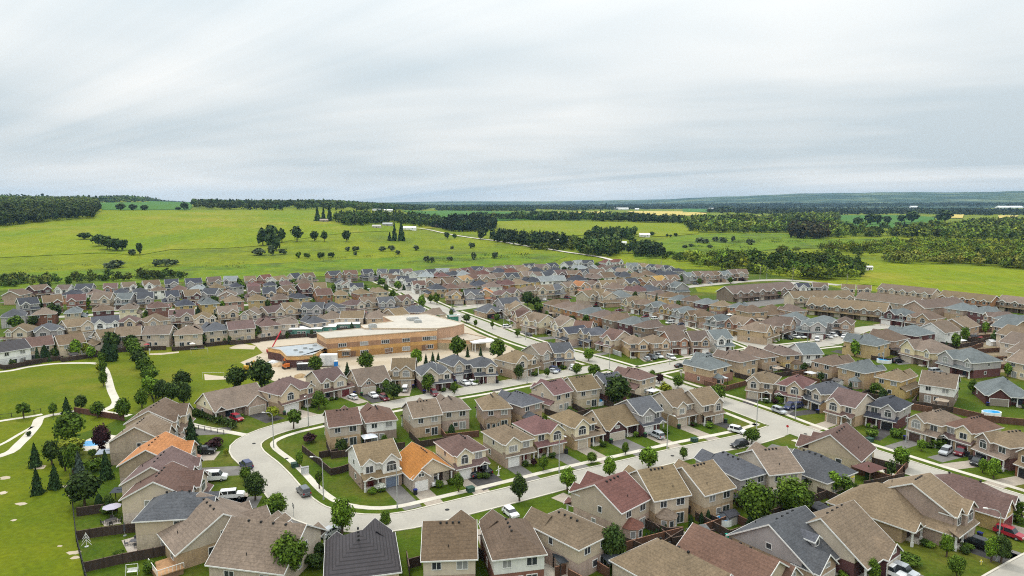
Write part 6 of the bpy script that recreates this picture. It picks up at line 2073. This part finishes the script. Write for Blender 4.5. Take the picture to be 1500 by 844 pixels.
tree(P(557,717), 'W', 1.5, 1.5, 'white flowering bush in front of the blue grey garage house'); tree(P(538,712), 'P', 1.6, 1.6, 'dark purple shrub beside the white flowering bush'); tree(P(453,648), 'P', 2.2, 1.8, 'dark purple shrub beside the house inside the bend')
# back gardens of the middle rows: one shelter, shed or umbrella here and there
rg = random.Random(3)
for h in ROWS:
    if h['side'] == 'B' and h['lod'] in (1, 2) and rg.random() < .75:
        c, s = math.cos(h['rt']), math.sin(h['rt']); x = rg.uniform(-.5,.5)*h['hw']; y = h['hd']+rg.uniform(2.4, 4); p = Vector((h['pos'].x+c*x-s*y, h['pos'].y+s*x+c*y, 0))
        lb = f"behind the {ORD[h['i']]} house from left in {h['row']}"; k = rg.random()
        if k < .35: umbrella(p, rg.choice([(.7,.68,.62),(.3,.05,.05),(.1,.12,.15),(.45,.35,.22)]), 'patio umbrella '+lb, rg.uniform(1.2,1.7))
        elif k < .65: frame_canopy(p, 3.4, 3, 2.4, rg.choice([(.05,.05,.055),(.3,.24,.18),(.62,.62,.62)]), 'garden gazebo '+lb, h['rt'])
        elif k < .9: shed(p, h['rt']+PI, 2.6, 2.2, rg.choice([(.5,.46,.4),(.7,.7,.68),(.25,.15,.1)]), (.09,.08,.07), 'garden shed '+lb)

for h in ROWS:
    if h['side'] == 'F' and h['lod'] <= 1 and rg.random() < .5:
        c, s = math.cos(h['rt']), math.sin(h['rt']); x = h['gs']*(h['hw']-.2); y = h['gy']-.8; p = Vector((h['pos'].x+c*x-s*y, h['pos'].y+s*x+c*y, 0)); k = rg.choice([((.02,.03,.2),'blue lid'),((.02,.02,.02),'black lid'),((.03,.12,.04),'green lid')])
        box_thing('wheelie_bin', p, .65, .7, 1.05, (.02,.022,.025), f"bin with {k[1]} by the garage of the {ORD[h['i']]} house in {h['row']}", 'bin', k[0])
for i, (px, py, r_) in enumerate(((31,738,.8),(100,712,1.0),(106,726,.7),(4,722,.9),(8,700,1.0),(108,810,.8),(110,817,.6),(20,762,.5),(88,800,.4),(30,646,.6))):
    c0 = P(px, py); rr = random.Random(i); psh = [(c0.x+r_*rr.uniform(.5,1.2)*math.cos(a*PI/5)*1.5, c0.y+r_*rr.uniform(.5,1.2)*math.sin(a*PI/5)) for a in range(10)]
    sheet('bare_earth', psh, .02, 'sand_lot', 'small pale bare patch in the park grass')

# ------------------------------------------------------------------ haze
m = MB(); m.box(-9500, 9500, -60, 12500, -2, 262)
hz = m.mesh('haze', 'plain'); hz.materials.clear()
hm = bpy.data.materials.new('haze_air'); hm.use_nodes = True; t = hm.node_tree; t.nodes.clear()
o_ = t.nodes.new('ShaderNodeOutputMaterial'); pv = t.nodes.new('ShaderNodeVolumePrincipled'); pv.inputs['Density'].default_value = 4.0e-5; pv.inputs['Color'].default_value = (.42,.70,1,1); pv.inputs['Anisotropy'].default_value = .2
t.links.new(pv.outputs[0], o_.inputs['Volume']); hz.materials.append(hm)
ho = part('haze', hz); tag(ho, 'pale blue air that fades the far hills', 'haze', kind='stuff')
